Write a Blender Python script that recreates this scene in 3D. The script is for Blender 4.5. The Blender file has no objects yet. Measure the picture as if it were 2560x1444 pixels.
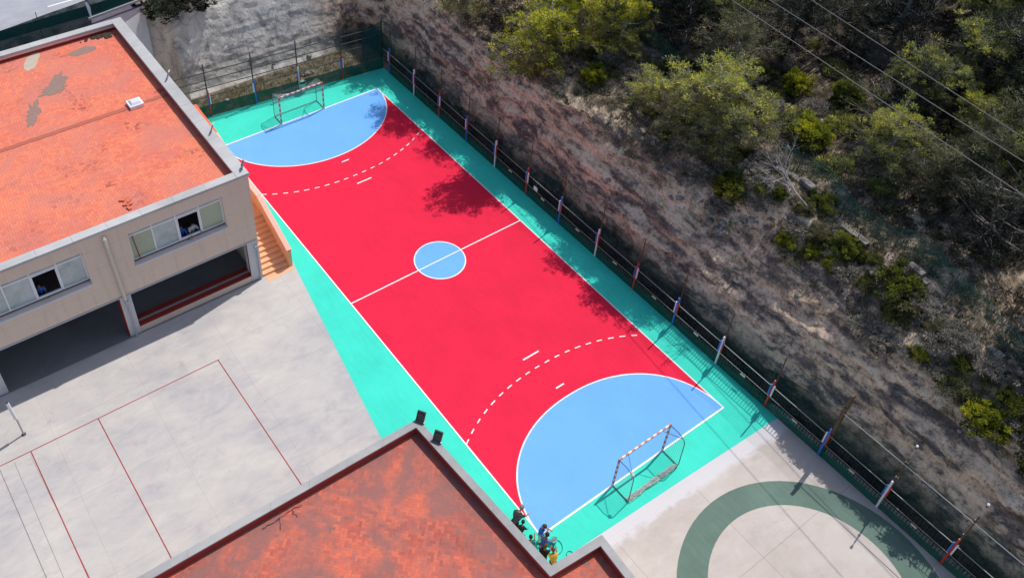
import bpy, math, random
from mathutils import Vector, Matrix, noise
random.seed(11)
C = bpy.context.scene.collection
R_ = math.radians
SC = bpy.context.scene

# ------------------------------------------------------------------ helpers
class MB:
    """collects polygons and links them as ONE mesh object"""
    def __init__(s): s.v = []; s.f = []; s.m = []; s.col = None
    def poly(s, pts, mi=0):
        n = len(s.v); s.v += [tuple(p) for p in pts]; s.f.append(tuple(range(n, n+len(pts)))); s.m.append(mi); return s
    def box(s, x0, y0, z0, x1, y1, z1, mi=0):
        return s.obox(Vector(((x0+x1)/2, (y0+y1)/2, (z0+z1)/2)), Vector(((x1-x0)/2, 0, 0)), Vector((0, (y1-y0)/2, 0)), Vector((0, 0, (z1-z0)/2)), mi)
    def obox(s, c, a, b, d, mi=0):
        n = len(s.v)
        for i in (-1, 1):
            for j in (-1, 1):
                for k in (-1, 1): s.v.append(tuple(c+a*i+b*j+d*k))
        for q in ((0,1,3,2),(4,6,7,5),(0,4,5,1),(2,3,7,6),(0,2,6,4),(1,5,7,3)):
            s.f.append(tuple(n+i for i in q)); s.m.append(mi)
        return s
    def tube(s, p, q, r, r2=None, n=6, mi=0, cap=True):
        p = Vector(p); q = Vector(q); d = (q-p)
        if d.length < 1e-6: return s
        d.normalize(); r2 = r if r2 is None else r2
        u = d.orthogonal().normalized(); w = d.cross(u); k = len(s.v)
        for (c, rr) in ((p, r), (q, r2)):
            for i in range(n):
                a = 2*math.pi*i/n; s.v.append(tuple(c+(u*math.cos(a)+w*math.sin(a))*rr))
        for i in range(n):
            j = (i+1) % n; s.f.append((k+i, k+j, k+n+j, k+n+i)); s.m.append(mi)
        if cap:
            s.f.append(tuple(k+i for i in range(n-1, -1, -1))); s.m.append(mi)
            s.f.append(tuple(k+n+i for i in range(n))); s.m.append(mi)
        return s
    def bar(s, p, q, w, h, mi=0, up=(0,0,1)):
        p = Vector(p); q = Vector(q); d = q-p; L = d.length; d.normalize()
        a = d.cross(Vector(up)); 
        if a.length < 1e-4: a = d.orthogonal()
        a.normalize(); b = a.cross(d)
        return s.obox((p+q)/2, d*L/2, a*w/2, b*h/2, mi)
    def path(s, pts, r, n=6, mi=0):
        for a, b in zip(pts[:-1], pts[1:]): s.tube(a, b, r, n=n, mi=mi)
        return s
    def ball(s, c, r, sx=1, sy=1, sz=1, nu=10, nv=7, mi=0, zmin=None):
        c = Vector(c); k = len(s.v)
        for j in range(nv+1):
            t = math.pi*j/nv
            for i in range(nu):
                a = 2*math.pi*i/nu
                s.v.append((c.x+r*sx*math.sin(t)*math.cos(a), c.y+r*sy*math.sin(t)*math.sin(a), c.z+r*sz*math.cos(t)))
        for j in range(nv):
            for i in range(nu):
                i2 = (i+1) % nu
                s.f.append((k+j*nu+i, k+(j+1)*nu+i, k+(j+1)*nu+i2, k+j*nu+i2)); s.m.append(mi)
        return s
    def mesh(s, name, mats, off=None, smooth=False):
        me = bpy.data.meshes.new(name)
        v = s.v if off is None else [(a-off[0], b-off[1], c-off[2]) for a, b, c in s.v]
        me.from_pydata(v, [], s.f)
        for m in (mats if isinstance(mats, (list, tuple)) else [mats]): me.materials.append(m)
        me.polygons.foreach_set('material_index', s.m)
        if smooth: me.polygons.foreach_set('use_smooth', [True]*len(s.f))
        if s.col is not None:
            at = me.attributes.new('tint', 'FLOAT', 'FACE'); at.data.foreach_set('value', s.col)
        me.update(); return me
    def build(s, name, mats, parent=None, smooth=False, local=False):
        off = None
        if parent is not None and not local:
            o = parent; off = Vector((0,0,0))
            while o is not None: off = off+Vector(o.location); o = o.parent
        ob = bpy.data.objects.new(name, s.mesh(name, mats, off, smooth)); C.objects.link(ob)
        if parent is not None: ob.parent = parent
        return ob

def tag(o, label=None, cat=None, group=None, kind=None):
    if label: o['label'] = label
    if cat: o['category'] = cat
    if group: o['group'] = group
    if kind: o['kind'] = kind
    return o
def thing(name, loc, label, cat, group=None, rz=0):
    o = bpy.data.objects.new(name, None); C.objects.link(o); o.location = loc; o.rotation_euler = (0, 0, rz)
    o.empty_display_size = .3
    return tag(o, label, cat, group)
def struct(name, mb, mat, smooth=False): return tag(mb.build(name, mat, smooth=smooth), kind='structure')
def copy_tree(o, parent=None):
    c = o.copy(); C.objects.link(c); c.parent = parent
    for ch in list(o.children): copy_tree(ch, c)
    return c

# ------------------------------------------------------------------ materials
class NT:
    def __init__(s, name, rough=.8, spec=.3):
        s.m = bpy.data.materials.new(name); s.m.use_nodes = True; s.t = s.m.node_tree; s.n = s.t.nodes; s.l = s.t.links
        s.b = s.n['Principled BSDF']; s.b.inputs['Roughness'].default_value = rough; s.b.inputs['Specular IOR Level'].default_value = spec
        s._o = None
    def new(s, ty, **kw):
        n = s.n.new(ty)
        for k, v in kw.items(): setattr(n, k, v)
        return n
    def link(s, a, b): s.l.new(a, b)
    def obj(s):
        if s._o is None: s._o = s.new('ShaderNodeTexCoord').outputs['Object']
        return s._o
    def geo(s, k='Position'): return s.new('ShaderNodeNewGeometry').outputs[k]
    def mapp(s, vec, scale=(1,1,1), rot=(0,0,0), loc=(0,0,0)):
        n = s.new('ShaderNodeMapping'); s.link(vec, n.inputs['Vector'])
        n.inputs['Scale'].default_value = scale; n.inputs['Rotation'].default_value = rot; n.inputs['Location'].default_value = loc
        return n.outputs[0]
    def noise(s, vec, scale, detail=4, rough=.55, dist=0):
        n = s.new('ShaderNodeTexNoise'); s.link(vec, n.inputs['Vector'])
        n.inputs['Scale'].default_value = scale; n.inputs['Detail'].default_value = detail; n.inputs['Roughness'].default_value = rough; n.inputs['Distortion'].default_value = dist
        return n.outputs['Fac']
    def voro(s, vec, scale, feat='F1', out='Distance'):
        n = s.new('ShaderNodeTexVoronoi', feature=feat); s.link(vec, n.inputs['Vector']); n.inputs['Scale'].default_value = scale
        return n.outputs[out]
    def ramp(s, fac, stops, interp='LINEAR'):
        n = s.new('ShaderNodeValToRGB'); n.color_ramp.interpolation = interp; e = n.color_ramp.elements
        while len(e) < len(stops): e.new(.5)
        for x, (p, c) in zip(e, stops):
            x.position = p; x.color = (*c, 1) if not isinstance(c, (int, float)) else (c, c, c, 1)
        s.link(fac, n.inputs[0]); return n.outputs[0]
    def mix(s, a, b, fac, mode='MIX'):
        n = s.new('ShaderNodeMix', data_type='RGBA', blend_type=mode)
        for sock, v in ((n.inputs['Factor'], fac), (n.inputs['A'], a), (n.inputs['B'], b)):
            if hasattr(v, 'is_output'): s.link(v, sock)
            elif isinstance(v, (int, float)): sock.default_value = v if sock.type == 'VALUE' else (v, v, v, 1)
            else: sock.default_value = (*v, 1)
        return n.outputs['Result']
    def math(s, op, a, b=None, c=None, clamp=False):
        n = s.new('ShaderNodeMath', operation=op, use_clamp=clamp)
        for i, v in enumerate((a, b, c)):
            if v is None: continue
            if hasattr(v, 'is_output'): s.link(v, n.inputs[i])
            else: n.inputs[i].default_value = v
        return n.outputs[0]
    def sep(s, vec):
        n = s.new('ShaderNodeSeparateXYZ'); s.link(vec, n.inputs[0]); return n.outputs
    def comb(s, x, y, z):
        n = s.new('ShaderNodeCombineXYZ')
        for i, v in enumerate((x, y, z)):
            if hasattr(v, 'is_output'): s.link(v, n.inputs[i])
            else: n.inputs[i].default_value = v
        return n.outputs[0]
    def bump(s, h, dist=.02, strength=1):
        n = s.new('ShaderNodeBump'); s.link(h, n.inputs['Height']); n.inputs['Distance'].default_value = dist; n.inputs['Strength'].default_value = strength
        s.link(n.outputs[0], s.b.inputs['Normal'])
    def color(s, c):
        if hasattr(c, 'is_output'): s.link(c, s.b.inputs['Base Color'])
        else: s.b.inputs['Base Color'].default_value = (*c, 1)
        return s.m

def plain(name, col, rough=.7, spec=.3, var=.12, scale=6, metal=0):
    t = NT(name, rough, spec); p = t.obj()
    n = t.noise(p, scale, 4)
    c = t.mix(tuple(x*(1-var) for x in col), tuple(min(1, x*(1+var)) for x in col), n)
    t.b.inputs['Metallic'].default_value = metal
    return t.color(c)

def paint(name, col, var=.07):
    """court paint: broad mottling, roller streaks, fine aggregate grain and scuffs"""
    t = NT(name, .82, .2); p = t.obj()
    a = t.noise(p, .45, 5, .6); b = t.noise(t.mapp(p, (6, .7, 1)), 1.2, 4); g = t.noise(p, 55, 2, .7)
    f = t.math('ADD', t.math('MULTIPLY', a, .55), t.math('ADD', t.math('MULTIPLY', b, .25), t.math('MULTIPLY', g, .3)))
    c = t.mix(tuple(x*(1-var*1.6) for x in col), tuple(min(1, x*(1+var*1.3)) for x in col), t.ramp(f, [(.35, 0.), (.75, 1.)]))
    sc = t.ramp(t.noise(t.mapp(p, (1, 1, 1), (0, 0, .5)), 2.3, 8, .75), [(.66, 0.), (.8, 1.)])
    c = t.mix(c, tuple(x*.75+.16 for x in col), t.math('MULTIPLY', sc, .5))
    dirt = t.ramp(t.noise(t.mapp(p, loc=(7, 3, 0)), .33, 6, .7), [(.56, 0.), (.78, 1.)])
    c = t.mix(c, tuple(x*.72 for x in col), t.math('MULTIPLY', dirt, .3))
    t.bump(g, .004, .4)
    return t.color(c)

M = {}
M['red'] = paint('court_red_paint', (.73, .015, .055), .10)
M['blue'] = paint('court_blue_paint', (.155, .41, .86), .05)
M['green'] = paint('court_green_paint', (.05, .65, .50), .10)
M['line'] = paint('line_white_paint', (.80, .80, .80), .08)
M['yard_line'] = paint('yard_red_line', (.36, .055, .05), .2)

def concrete(name, cols, joint=None, jcol=(.2,.2,.2), k=.18, off=(0, 0)):
    t = NT(name, .85, .25); p = t.obj()
    a = t.noise(p, .22, 6, .62, .4); b = t.noise(t.mapp(p, (1, 2.2, 1), (0, 0, .6)), .9, 6, .65, .6); g = t.noise(p, 30, 3, .7)
    f = t.math('ADD', t.math('MULTIPLY', a, .6), t.math('ADD', t.math('MULTIPLY', b, .34), t.math('MULTIPLY', g, .08)))
    c = t.ramp(f, [(.36, cols[0]), (.5, cols[1]), (.64, cols[2])])
    sp = t.ramp(t.noise(t.mapp(p, loc=(3, 1, 0)), 1.7, 9, .8, .8), [(.67, 0.), (.76, 1.)])
    c = t.mix(c, tuple(min(1, x*1.12+.02) for x in cols[2]), t.math('MULTIPLY', sp, .6))
    st = t.ramp(t.noise(t.mapp(p, loc=(13, 5, 0)), .5, 8, .72, 1.), [(.58, 0.), (.75, 1.)])
    c = t.mix(c, tuple(x*.66 for x in cols[0]), t.math('MULTIPLY', st, .4))
    dots = t.ramp(t.voro(p, 1.6), [(.03, 1.), (.05, 0.)])
    c = t.mix(c, (.08, .08, .08), t.math('MULTIPLY', dots, .35))
    ck = t.math('LESS_THAN', t.math('ABSOLUTE', t.math('SUBTRACT', t.noise(t.mapp(p, loc=(21, 3, 0)), .38, 6, .55, .6), .5)), .0016)
    ck = t.math('MULTIPLY', ck, t.ramp(t.noise(t.mapp(p, loc=(2, 31, 0)), .3, 2), [(.5, 0.), (.56, 1.)]))
    c = t.mix(c, tuple(x*.45 for x in cols[0]), t.math('MULTIPLY', ck, .25))
    if joint:
        xyz = t.sep(p)
        w = t.math('MULTIPLY', t.math('SUBTRACT', t.noise(p, 1.1, 3), .5), .03)
        for ax, pitch, o in ((0, joint[0], off[0]), (1, joint[1], off[1])):
            q = t.math('ADD', t.math('ADD', xyz[ax], o), w)
            m = t.math('ABSOLUTE', t.math('SUBTRACT', t.math('FLOORED_MODULO', q, pitch), pitch/2))
            c = t.mix(c, jcol, t.math('MULTIPLY', t.math('LESS_THAN', m, .014), k))
    t.bump(g, .004, .3)
    return t, c
t, c = concrete('yard_concrete', [(.36, .345, .365), (.47, .44, .425), (.55, .515, .475)], (4.3, 4.05), (.2, .2, .2), .22, (1.3, .85)); M['yard'] = t.color(c)
t, c = concrete('beige_slab', [(.42, .37, .33), (.49, .43, .39), (.55, .50, .46)], (4.6, 4.3), (.14, .13, .12), .4, (.9, 2.1))
# dried whitish wash along the edge of the green paint
xyz = t.sep(t.obj()); e = t.math('ADD', t.math('ADD', xyz[1], 17.55), t.math('ADD', t.math('MULTIPLY', xyz[0], .044), t.math('MULTIPLY', t.math('SUBTRACT', t.noise(t.obj(), 1.3, 6, .7, 1.), .5), 1.1)))
wash = t.ramp(t.math('ADD', t.math('MULTIPLY', e, 1.2), .5), [(.2, 0.), (.55, 1.)])
c = t.mix(c, (.62, .60, .62), t.math('MULTIPLY', wash, .8)); M['slab'] = t.color(c)
t, c = concrete('coping_concrete', [(.36, .355, .35), (.43, .425, .42), (.5, .495, .485)]); M['coping'] = t.color(c)
t, c = concrete('coping_weathered', [(.27, .262, .258), (.34, .332, .328), (.41, .40, .39)]); M['coping_dull'] = t.color(c)
t, c = concrete('wall_block', [(.70, .70, .73), (.77, .77, .80), (.82, .82, .84)]); M['block'] = t.color(c)
t, c = concrete('column_concrete', [(.48, .48, .50), (.57, .57, .58), (.64, .63, .62)]); M['column'] = t.color(c)
t, c = concrete('asphalt_road', [(.30, .30, .34), (.36, .36, .39), (.41, .41, .43)]); M['road'] = t.color(c)
t, c = concrete('porch_floor', [(.16, .16, .16), (.2, .2, .2), (.23, .23, .22)]); M['porch'] = t.color(c)
M['ring'] = paint('ring_green', (.125, .19, .155), .2)
M['earth'] = plain('bare_earth', (.16, .13, .10), .9, .1, .35, 1.2)

# beige render with horizontal board joints
t = NT('facade_render', .85, .2); p = t.obj(); xyz = t.sep(t.geo())
c = t.mix((.67, .525, .415), (.75, .60, .485), t.noise(t.mapp(p, (1, 1, .4)), 1.4, 6, .65))
c = t.mix(c, (.52, .41, .33), t.ramp(t.noise(t.mapp(p, (3.5, 3.5, .22)), 1.6, 6, .7), [(.52, 0.), (.72, .5)]))
jz = t.math('ABSOLUTE', t.math('SUBTRACT', t.math('FLOORED_MODULO', t.math('ADD', xyz[2], .24), 1.2), .6))
c = t.mix(c, (.50, .41, .34), t.math('MULTIPLY', t.math('LESS_THAN', jz, .012), .6)); M['facade'] = t.color(c)

def herring(name, cols, mortar, sz, rot, stain, stain_amt, big):
    """clay pavers laid herringbone; each brick its own shade, with weather stains"""
    t = NT(name, .85, .2); p = t.mapp(t.obj(), (1/sz, 1/sz, 1), (0, 0, rot)); xyz = t.sep(p)
    i = t.math('FLOOR', xyz[0]); j = t.math('FLOOR', xyz[1])
    m = t.math('FLOORED_MODULO', t.math('SUBTRACT', i, j), 4.0)
    is1 = t.math('COMPARE', m, 1., .1); is2 = t.math('COMPARE', m, 2., .1)
    a = t.math('SUBTRACT', i, is1); b = t.math('SUBTRACT', j, is2); hz = t.math('LESS_THAN', m, 1.5)
    du = t.math('SUBTRACT', xyz[0], a); dv = t.math('SUBTRACT', xyz[1], b)
    w = t.math('ADD', 1., hz); h = t.math('SUBTRACT', 2., hz)
    ed = t.math('MINIMUM', t.math('MINIMUM', du, t.math('SUBTRACT', w, du)), t.math('MINIMUM', dv, t.math('SUBTRACT', h, dv)))
    wn = t.new('ShaderNodeTexWhiteNoise', noise_dimensions='3D'); t.link(t.comb(a, b, hz), wn.inputs['Vector']); r = wn.outputs['Value']
    n1 = t.noise(t.obj(), big, 5, .6, .5)
    f = t.math('ADD', t.math('MULTIPLY', r, .27), t.math('MULTIPLY', n1, .9))
    c = t.ramp(f, [(.3, cols[0]), (.5, cols[1]), (.68, cols[2]), (.85, cols[3])])
    # missing / dark bricks in patches
    pm = t.ramp(t.noise(t.mapp(t.obj(), loc=(4, 9, 0)), .55, 5, .65), [(.52, 0.), (.66, 1.)])
    c = t.mix(c, cols[4], t.math('MULTIPLY', pm, t.math('GREATER_THAN', r, .62)))
    n2 = t.ramp(t.noise(t.mapp(t.obj(), loc=(2, 5, 0)), .3, 7, .72, .8), [(.44, 0.), (.58, 1.)])
    c = t.mix(c, stain, t.math('MULTIPLY', n2, stain_amt))
    c = t.mix(c, mortar, t.math('MULTIPLY', t.math('LESS_THAN', ed, .07), .5))
    t.bump(t.math('ADD', t.math('MULTIPLY', r, .6), t.math('GREATER_THAN', ed, .06)), .012, .6)
    return t.color(c)
M['roof'] = herring('roof_pavers_orange', [(.62,.145,.095), (.70,.18,.115), (.79,.235,.125), (.69,.20,.14), (.36,.095,.07)], (.52,.12,.075), .13, .12, (.58,.205,.16), .7, .28)
M['roof_dull'] = herring('roof_pavers_dull', [(.32,.085,.065), (.50,.115,.08), (.68,.16,.09), (.52,.14,.11), (.20,.12,.105)], (.40,.16,.13), .12, .75, (.26,.125,.112), .85, .5)
M['sill'] = plain('sill_grey', (.62, .60, .63), .7, .3, .06, 3)
M['ledge'] = plain('ledge_soil', (.13, .115, .14), .95, .1, .4, 2.5)
M['parapet_red'] = plain('parapet_red_paint', (.30, .045, .035), .8, .2, .2, 2)
M['parapet_pink'] = plain('parapet_pale_band', (.78, .55, .53), .8, .2, .1, 2)
M['orange'] = plain('stair_orange_paint', (.80, .42, .235), .8, .2, .16, 2)
M['salmon'] = plain('stair_salmon_coping', (.84, .44, .36), .8, .2, .08, 2)
M['coral'] = plain('stair_coral_coping', (.78, .15, .07), .8, .2, .08, 2)
M['deepred'] = plain('deep_red_paint', (.27, .03, .022), .75, .2, .2, 2)
M['mortar'] = plain('bare_mortar', (.28, .185, .155), .9, .1, .25, 7)
M['mortar_pale'] = plain('pale_lichen_mortar', (.47, .40, .32), .9, .1, .12, 3)
M['strip'] = plain('joint_strip', (.42, .125, .085), .85, .2, .15, 3)
M['looseb'] = plain('loose_brick_clay', (.60, .16, .09), .85, .2, .15, 4)
M['moss'] = plain('roof_moss', (.06, .045, .035), .95, .1, .4, 9)
M['white'] = plain('white_paint', (.78, .78, .80), .45, .4, .05, 5)
M['cream'] = plain('cream_pipe', (.62, .56, .46), .5, .4, .08, 4)
M['greypipe'] = plain('grey_pipe', (.42, .42, .44), .5, .4, .1, 4)
M['galv'] = plain('galvanised_steel', (.42, .43, .43), .45, .5, .15, 8, .3)
M['rail'] = plain('rail_grey_paint', (.27, .27, .26), .5, .4, .18, 3)
M['darkrail'] = plain('rusty_dark_rail', (.075, .065, .06), .7, .3, .4, 5)
M['darkbar'] = plain('dark_bar', (.016, .015, .015), .9, .1, .4, 5)
M['netpole'] = plain('rusty_net_pole', (.13, .065, .04), .8, .2, .5, 4)
M['timber'] = plain('weathered_timber', (.13, .085, .05), .85, .2, .35, 5)
M['pred'] = plain('post_red_paint', (.45, .045, .04), .5, .4, .12, 4)
M['pblue'] = plain('post_blue_paint', (.035, .16, .55), .5, .4, .12, 4)
M['pwhite'] = plain('post_white_paint', (.74, .72, .76), .5, .4, .06, 4)
M['goalred'] = plain('goal_red_paint', (.46, .15, .11), .5, .4, .15, 6)
M['goalwhite'] = plain('goal_white_paint', (.62, .59, .55), .5, .4, .06, 6)
M['goalpipe'] = plain('goal_frame_pipe', (.10, .14, .135), .5, .4, .25, 5)
M['netcord'] = plain('net_cord', (.5, .52, .5), .8, .2, .1, 5)
M['dark'] = plain('dark_metal', (.055, .058, .066), .4, .5, .3, 5)
M['lampglass'] = plain('floodlight_back', (.05, .052, .06), .3, .5, .2, 4)
M['silver'] = plain('silver_bracket', (.66, .66, .64), .35, .5, .08, 5, .2)
M['bin'] = plain('bin_green_plastic', (.20, .43, .33), .5, .4, .12, 4)
M['bindark'] = plain('bin_inside', (.02, .05, .04), .8, .2, .2, 4)
M['teal'] = plain('teal_plastic', (.02, .30, .27), .5, .4, .1, 4)
M['hoop'] = plain('hoop_green', (.012, .26, .20), .5, .4, .1, 4)
M['black'] = plain('room_black', (.012, .012, .014), .9, .1, .2, 2)
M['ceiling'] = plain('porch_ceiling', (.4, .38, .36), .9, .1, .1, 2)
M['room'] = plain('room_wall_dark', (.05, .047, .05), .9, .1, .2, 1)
M['skylight'] = plain('skylight_dome', (.62, .66, .72), .15, .6, .06, 3)
M['bark'] = plain('pine_bark', (.27, .245, .225), .95, .1, .35, 6)
M['deadwood'] = plain('bleached_dead_wood', (.36, .335, .335), .9, .1, .2, 6)
M['cable'] = plain('cable_aluminium', (.20, .19, .18), .5, .4, .1, 2)
M['skin'] = plain('skin', (.42, .23, .16), .6, .3, .08, 20)
M['skin2'] = plain('skin_brown', (.24, .125, .085), .6, .3, .08, 20)
M['hairdark'] = plain('hair_dark', (.018, .014, .013), .6, .3, .3, 30)
M['hairbrown'] = plain('hair_brown', (.085, .045, .03), .6, .3, .3, 30)
M['hairgrey'] = plain('hair_grey', (.22, .20, .19), .6, .3, .3, 30)
for k, c in dict(blue=(.03,.16,.62), blue2=(.07,.19,.55), black=(.018,.018,.02), char=(.045,.048,.055), yellow=(.62,.36,.06), green=(.03,.15,.11), jean=(.09,.13,.22), khaki=(.33,.26,.17), white=(.72,.7,.7), navy=(.02,.03,.06), eye=(.01,.008,.008), brown=(.12,.06,.04)).items():
    M['c_'+k] = plain('cloth_'+k, c, .85, .15, .18, 14)

def glass():
    t = NT('window_pane', .06, .6); p = t.geo(); n = t.noise(p, 1.3, 5, .6, .5)
    return t.color(t.ramp(n, [(.35, (.33,.39,.37)), (.65, (.50,.55,.55))]))
M['pane'] = glass()
M['panegreen'] = plain('window_pane_green', (.38, .42, .29), .06, .6, .12, 1)

def mesh_cloth(name, col, cover, rough=.85):
    """fine netting seen from far: a woven sheet that lets part of the light through, unevenly worn"""
    t = NT(name, rough, .15); p = t.obj()
    n = t.noise(p, 1.3, 5, .65)
    t.color(t.mix(tuple(x*.7 for x in col), tuple(x*1.3 for x in col), n))
    tr = t.new('ShaderNodeBsdfTransparent'); mx = t.new('ShaderNodeMixShader')
    f = t.ramp(n, [(.3, cover*.8), (.7, min(1, cover*1.2))])
    t.link(f, mx.inputs[0]); t.link(tr.outputs[0], mx.inputs[1]); t.link(t.b.outputs[0], mx.inputs[2])
    t.link(mx.outputs[0], t.n['Material Output'].inputs['Surface']); return t.m
M['sheet'] = mesh_cloth('green_shade_cloth', (.006, .085, .066), .98)
M['sheetnet'] = mesh_cloth('worn_green_shade_net', (.004, .06, .048), .42)
M['sheetroad'] = mesh_cloth('dark_green_road_screen', (.005, .055, .05), .97)
M['net'] = mesh_cloth('green_net', (.03, .16, .15), .13)
M['net3'] = mesh_cloth('dark_corner_net', (.004, .06, .055), .7)
M['net2'] = mesh_cloth('green_hill_net', (.02, .10, .085), .38)

# rock
def rock(name, cols, stretch, scale, bumpd=.1):
    t = NT(name, .92, .15); p = t.geo()
    a = t.noise(t.mapp(p, stretch), scale, 9, .6, .25); b = t.noise(t.mapp(p, (1.2, .7, 1.5), loc=(5, 2, 1)), 1.9, 9, .62, .2); g = t.noise(p, 6, 6, .75); h = t.noise(p, 19, 4, .7)
    bd = t.noise(t.mapp(p, (1.1, .2, 1.5), (0, 0, .04)), 1.5, 8, .58, .5)
    f = t.math('ADD', t.math('ADD', t.math('MULTIPLY', a, .36), t.math('ADD', t.math('MULTIPLY', bd, .24), t.math('MULTIPLY', b, .27))), t.math('ADD', t.math('MULTIPLY', g, .10), t.math('MULTIPLY', h, .04)))
    c = t.ramp(f, [(.44, cols[0]), (.482, cols[1]), (.505, cols[2]), (.545, cols[3]), (.61, cols[4])])
    rust = t.ramp(t.noise(t.mapp(p, (.5, .16, .9), loc=(9, 4, 3)), 1.1, 8, .7), [(.53, 0.), (.66, 1.)])
    c = t.mix(c, cols[5], t.math('MULTIPLY', rust, .26))
    lich = t.ramp(t.noise(t.mapp(p, (1, .6, 1), loc=(1, 8, 2)), 1.0, 10, .8, .3), [(.52, 0.), (.6, 1.)])
    c = t.mix(c, cols[0], t.math('MULTIPLY', lich, .55))
    sp = t.ramp(g, [(.36, .45), (.46, 1.)]); c = t.mix(0., c, sp)
    t.bump(t.math('ADD', f, t.math('MULTIPLY', g, .5)), bumpd, .8)
    return t, c
t, c = rock('cut_rock', [(.12,.098,.092), (.26,.205,.17), (.52,.39,.29), (.74,.555,.40), (.80,.66,.52), (.72,.40,.21)], (.9, .42, 1.0), 1.0)
nz = t.sep(t.geo('Normal'))[2]; xyz = t.sep(t.geo())
soil = t.ramp(t.noise(t.geo(), 1.4, 8, .75, .4), [(.40, (.03,.024,.018)), (.48, (.095,.075,.052)), (.56, (.26,.205,.15)), (.68, (.50,.40,.30))])
wood_shade = t.ramp(t.math('MULTIPLY', t.math('SUBTRACT', xyz[0], 14.5), .2, clamp=True), [(0., 0.), (1., 1.)])
soil = t.mix(soil, (.014, .012, .009), t.math('MULTIPLY', wood_shade, .72))  # soil darkened beyond the fence: dense shade under the wood, painted into the colour
up = t.ramp(t.math('ADD', nz, t.math('MULTIPLY', t.math('SUBTRACT', t.noise(t.geo(), 1.2, 6, .7), .5), .5)), [(.80, 0.), (.95, 1.)])
hi = t.ramp(t.math('MULTIPLY', t.math('SUBTRACT', xyz[2], 3.6), .6, clamp=True), [(0., 0.), (1., 1.)])
c = t.mix(c, soil, t.math('MULTIPLY', up, hi))
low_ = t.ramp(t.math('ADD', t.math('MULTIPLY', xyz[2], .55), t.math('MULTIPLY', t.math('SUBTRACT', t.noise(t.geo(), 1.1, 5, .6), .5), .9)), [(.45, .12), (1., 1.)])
c = t.mix(0., c, low_)  # rock darkened towards its foot: ditch shade painted in, along with damp litter
# the far wall is greyer (sprayed concrete over rock)
far = t.ramp(t.math('ADD', t.math('MULTIPLY', t.math('SUBTRACT', xyz[0], 6.8), -.35, clamp=True), 0.), [(0., 0.), (1., 1.)])
fy = t.math('GREATER_THAN', xyz[1], 19.5)
gr = t.ramp(t.noise(t.mapp(t.geo(), (1, 1, .6)), .9, 8, .68, .6), [(.34, (.29,.28,.28)), (.43, (.50,.475,.445)), (.53, (.68,.65,.59)), (.68, (.82,.77,.70))])
ws = t.ramp(t.noise(t.mapp(t.geo(), (1, 1, 1.4), loc=(3, 3, 3)), 1.6, 9, .8), [(.60, 0.), (.64, 1.)])
gr = t.mix(gr, (.85, .82, .76), ws)
gcr = t.ramp(t.math('ABSOLUTE', t.math('SUBTRACT', t.noise(t.mapp(t.geo(), (1, 1, .7), loc=(1, 0, .5)), .6, 7, .62, .8), .5)), [(.0, 1.), (.012, 0.)])
gr = t.mix(gr, (.04, .04, .045), t.math('MULTIPLY', gcr, .55))
c = t.mix(c, gr, t.math('MULTIPLY', t.math('MULTIPLY', far, fy), t.math('SUBTRACT', 1., t.math('MULTIPLY', up, hi))))
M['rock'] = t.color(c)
t, c = rock('loose_rock', [(.10,.095,.09), (.16,.15,.14), (.24,.22,.20), (.32,.29,.26), (.40,.36,.33), (.30,.24,.19)], (1, 1, 1), 2.0); M['stone'] = t.color(c)

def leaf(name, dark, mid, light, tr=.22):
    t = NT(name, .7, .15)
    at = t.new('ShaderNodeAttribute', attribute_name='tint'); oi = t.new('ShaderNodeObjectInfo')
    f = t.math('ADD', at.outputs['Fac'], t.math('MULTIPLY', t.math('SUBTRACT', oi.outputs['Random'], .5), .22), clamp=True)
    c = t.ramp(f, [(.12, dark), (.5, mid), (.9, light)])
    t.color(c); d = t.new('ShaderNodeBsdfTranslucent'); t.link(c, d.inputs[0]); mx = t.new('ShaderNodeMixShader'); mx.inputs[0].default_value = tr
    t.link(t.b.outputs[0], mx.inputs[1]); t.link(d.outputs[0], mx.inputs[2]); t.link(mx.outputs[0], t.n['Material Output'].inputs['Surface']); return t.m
M['l_pine'] = leaf('pine_needles', (.06,.066,.032), (.28,.295,.12), (.62,.60,.08))
M['l_yel'] = leaf('yellow_green_needles', (.06,.075,.016), (.28,.31,.03), (.60,.56,.035), .3)
M['l_ypine'] = leaf('bright_yellow_green_needles', (.07,.08,.02), (.36,.38,.04), (.78,.72,.04), .28)
M['l_dark'] = leaf('dark_needles', (.012,.014,.012), (.034,.04,.028), (.10,.105,.062), .12)
M['l_olive'] = leaf('olive_needles', (.03,.032,.02), (.11,.115,.065), (.24,.23,.10), .15)
M['l_heath'] = leaf('heath_leaves', (.022,.021,.014), (.085,.08,.045), (.26,.23,.14), .15)
M['l_grey'] = leaf('grey_dry_twigs', (.12,.108,.092), (.30,.27,.23), (.50,.45,.38), .1)
M['l_bush'] = leaf('bush_leaves', (.025,.035,.01), (.10,.125,.028), (.30,.31,.04), .3)
M['l_grass'] = leaf('dry_grass_blades', (.09,.09,.035), (.25,.23,.11), (.44,.40,.25))

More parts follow.
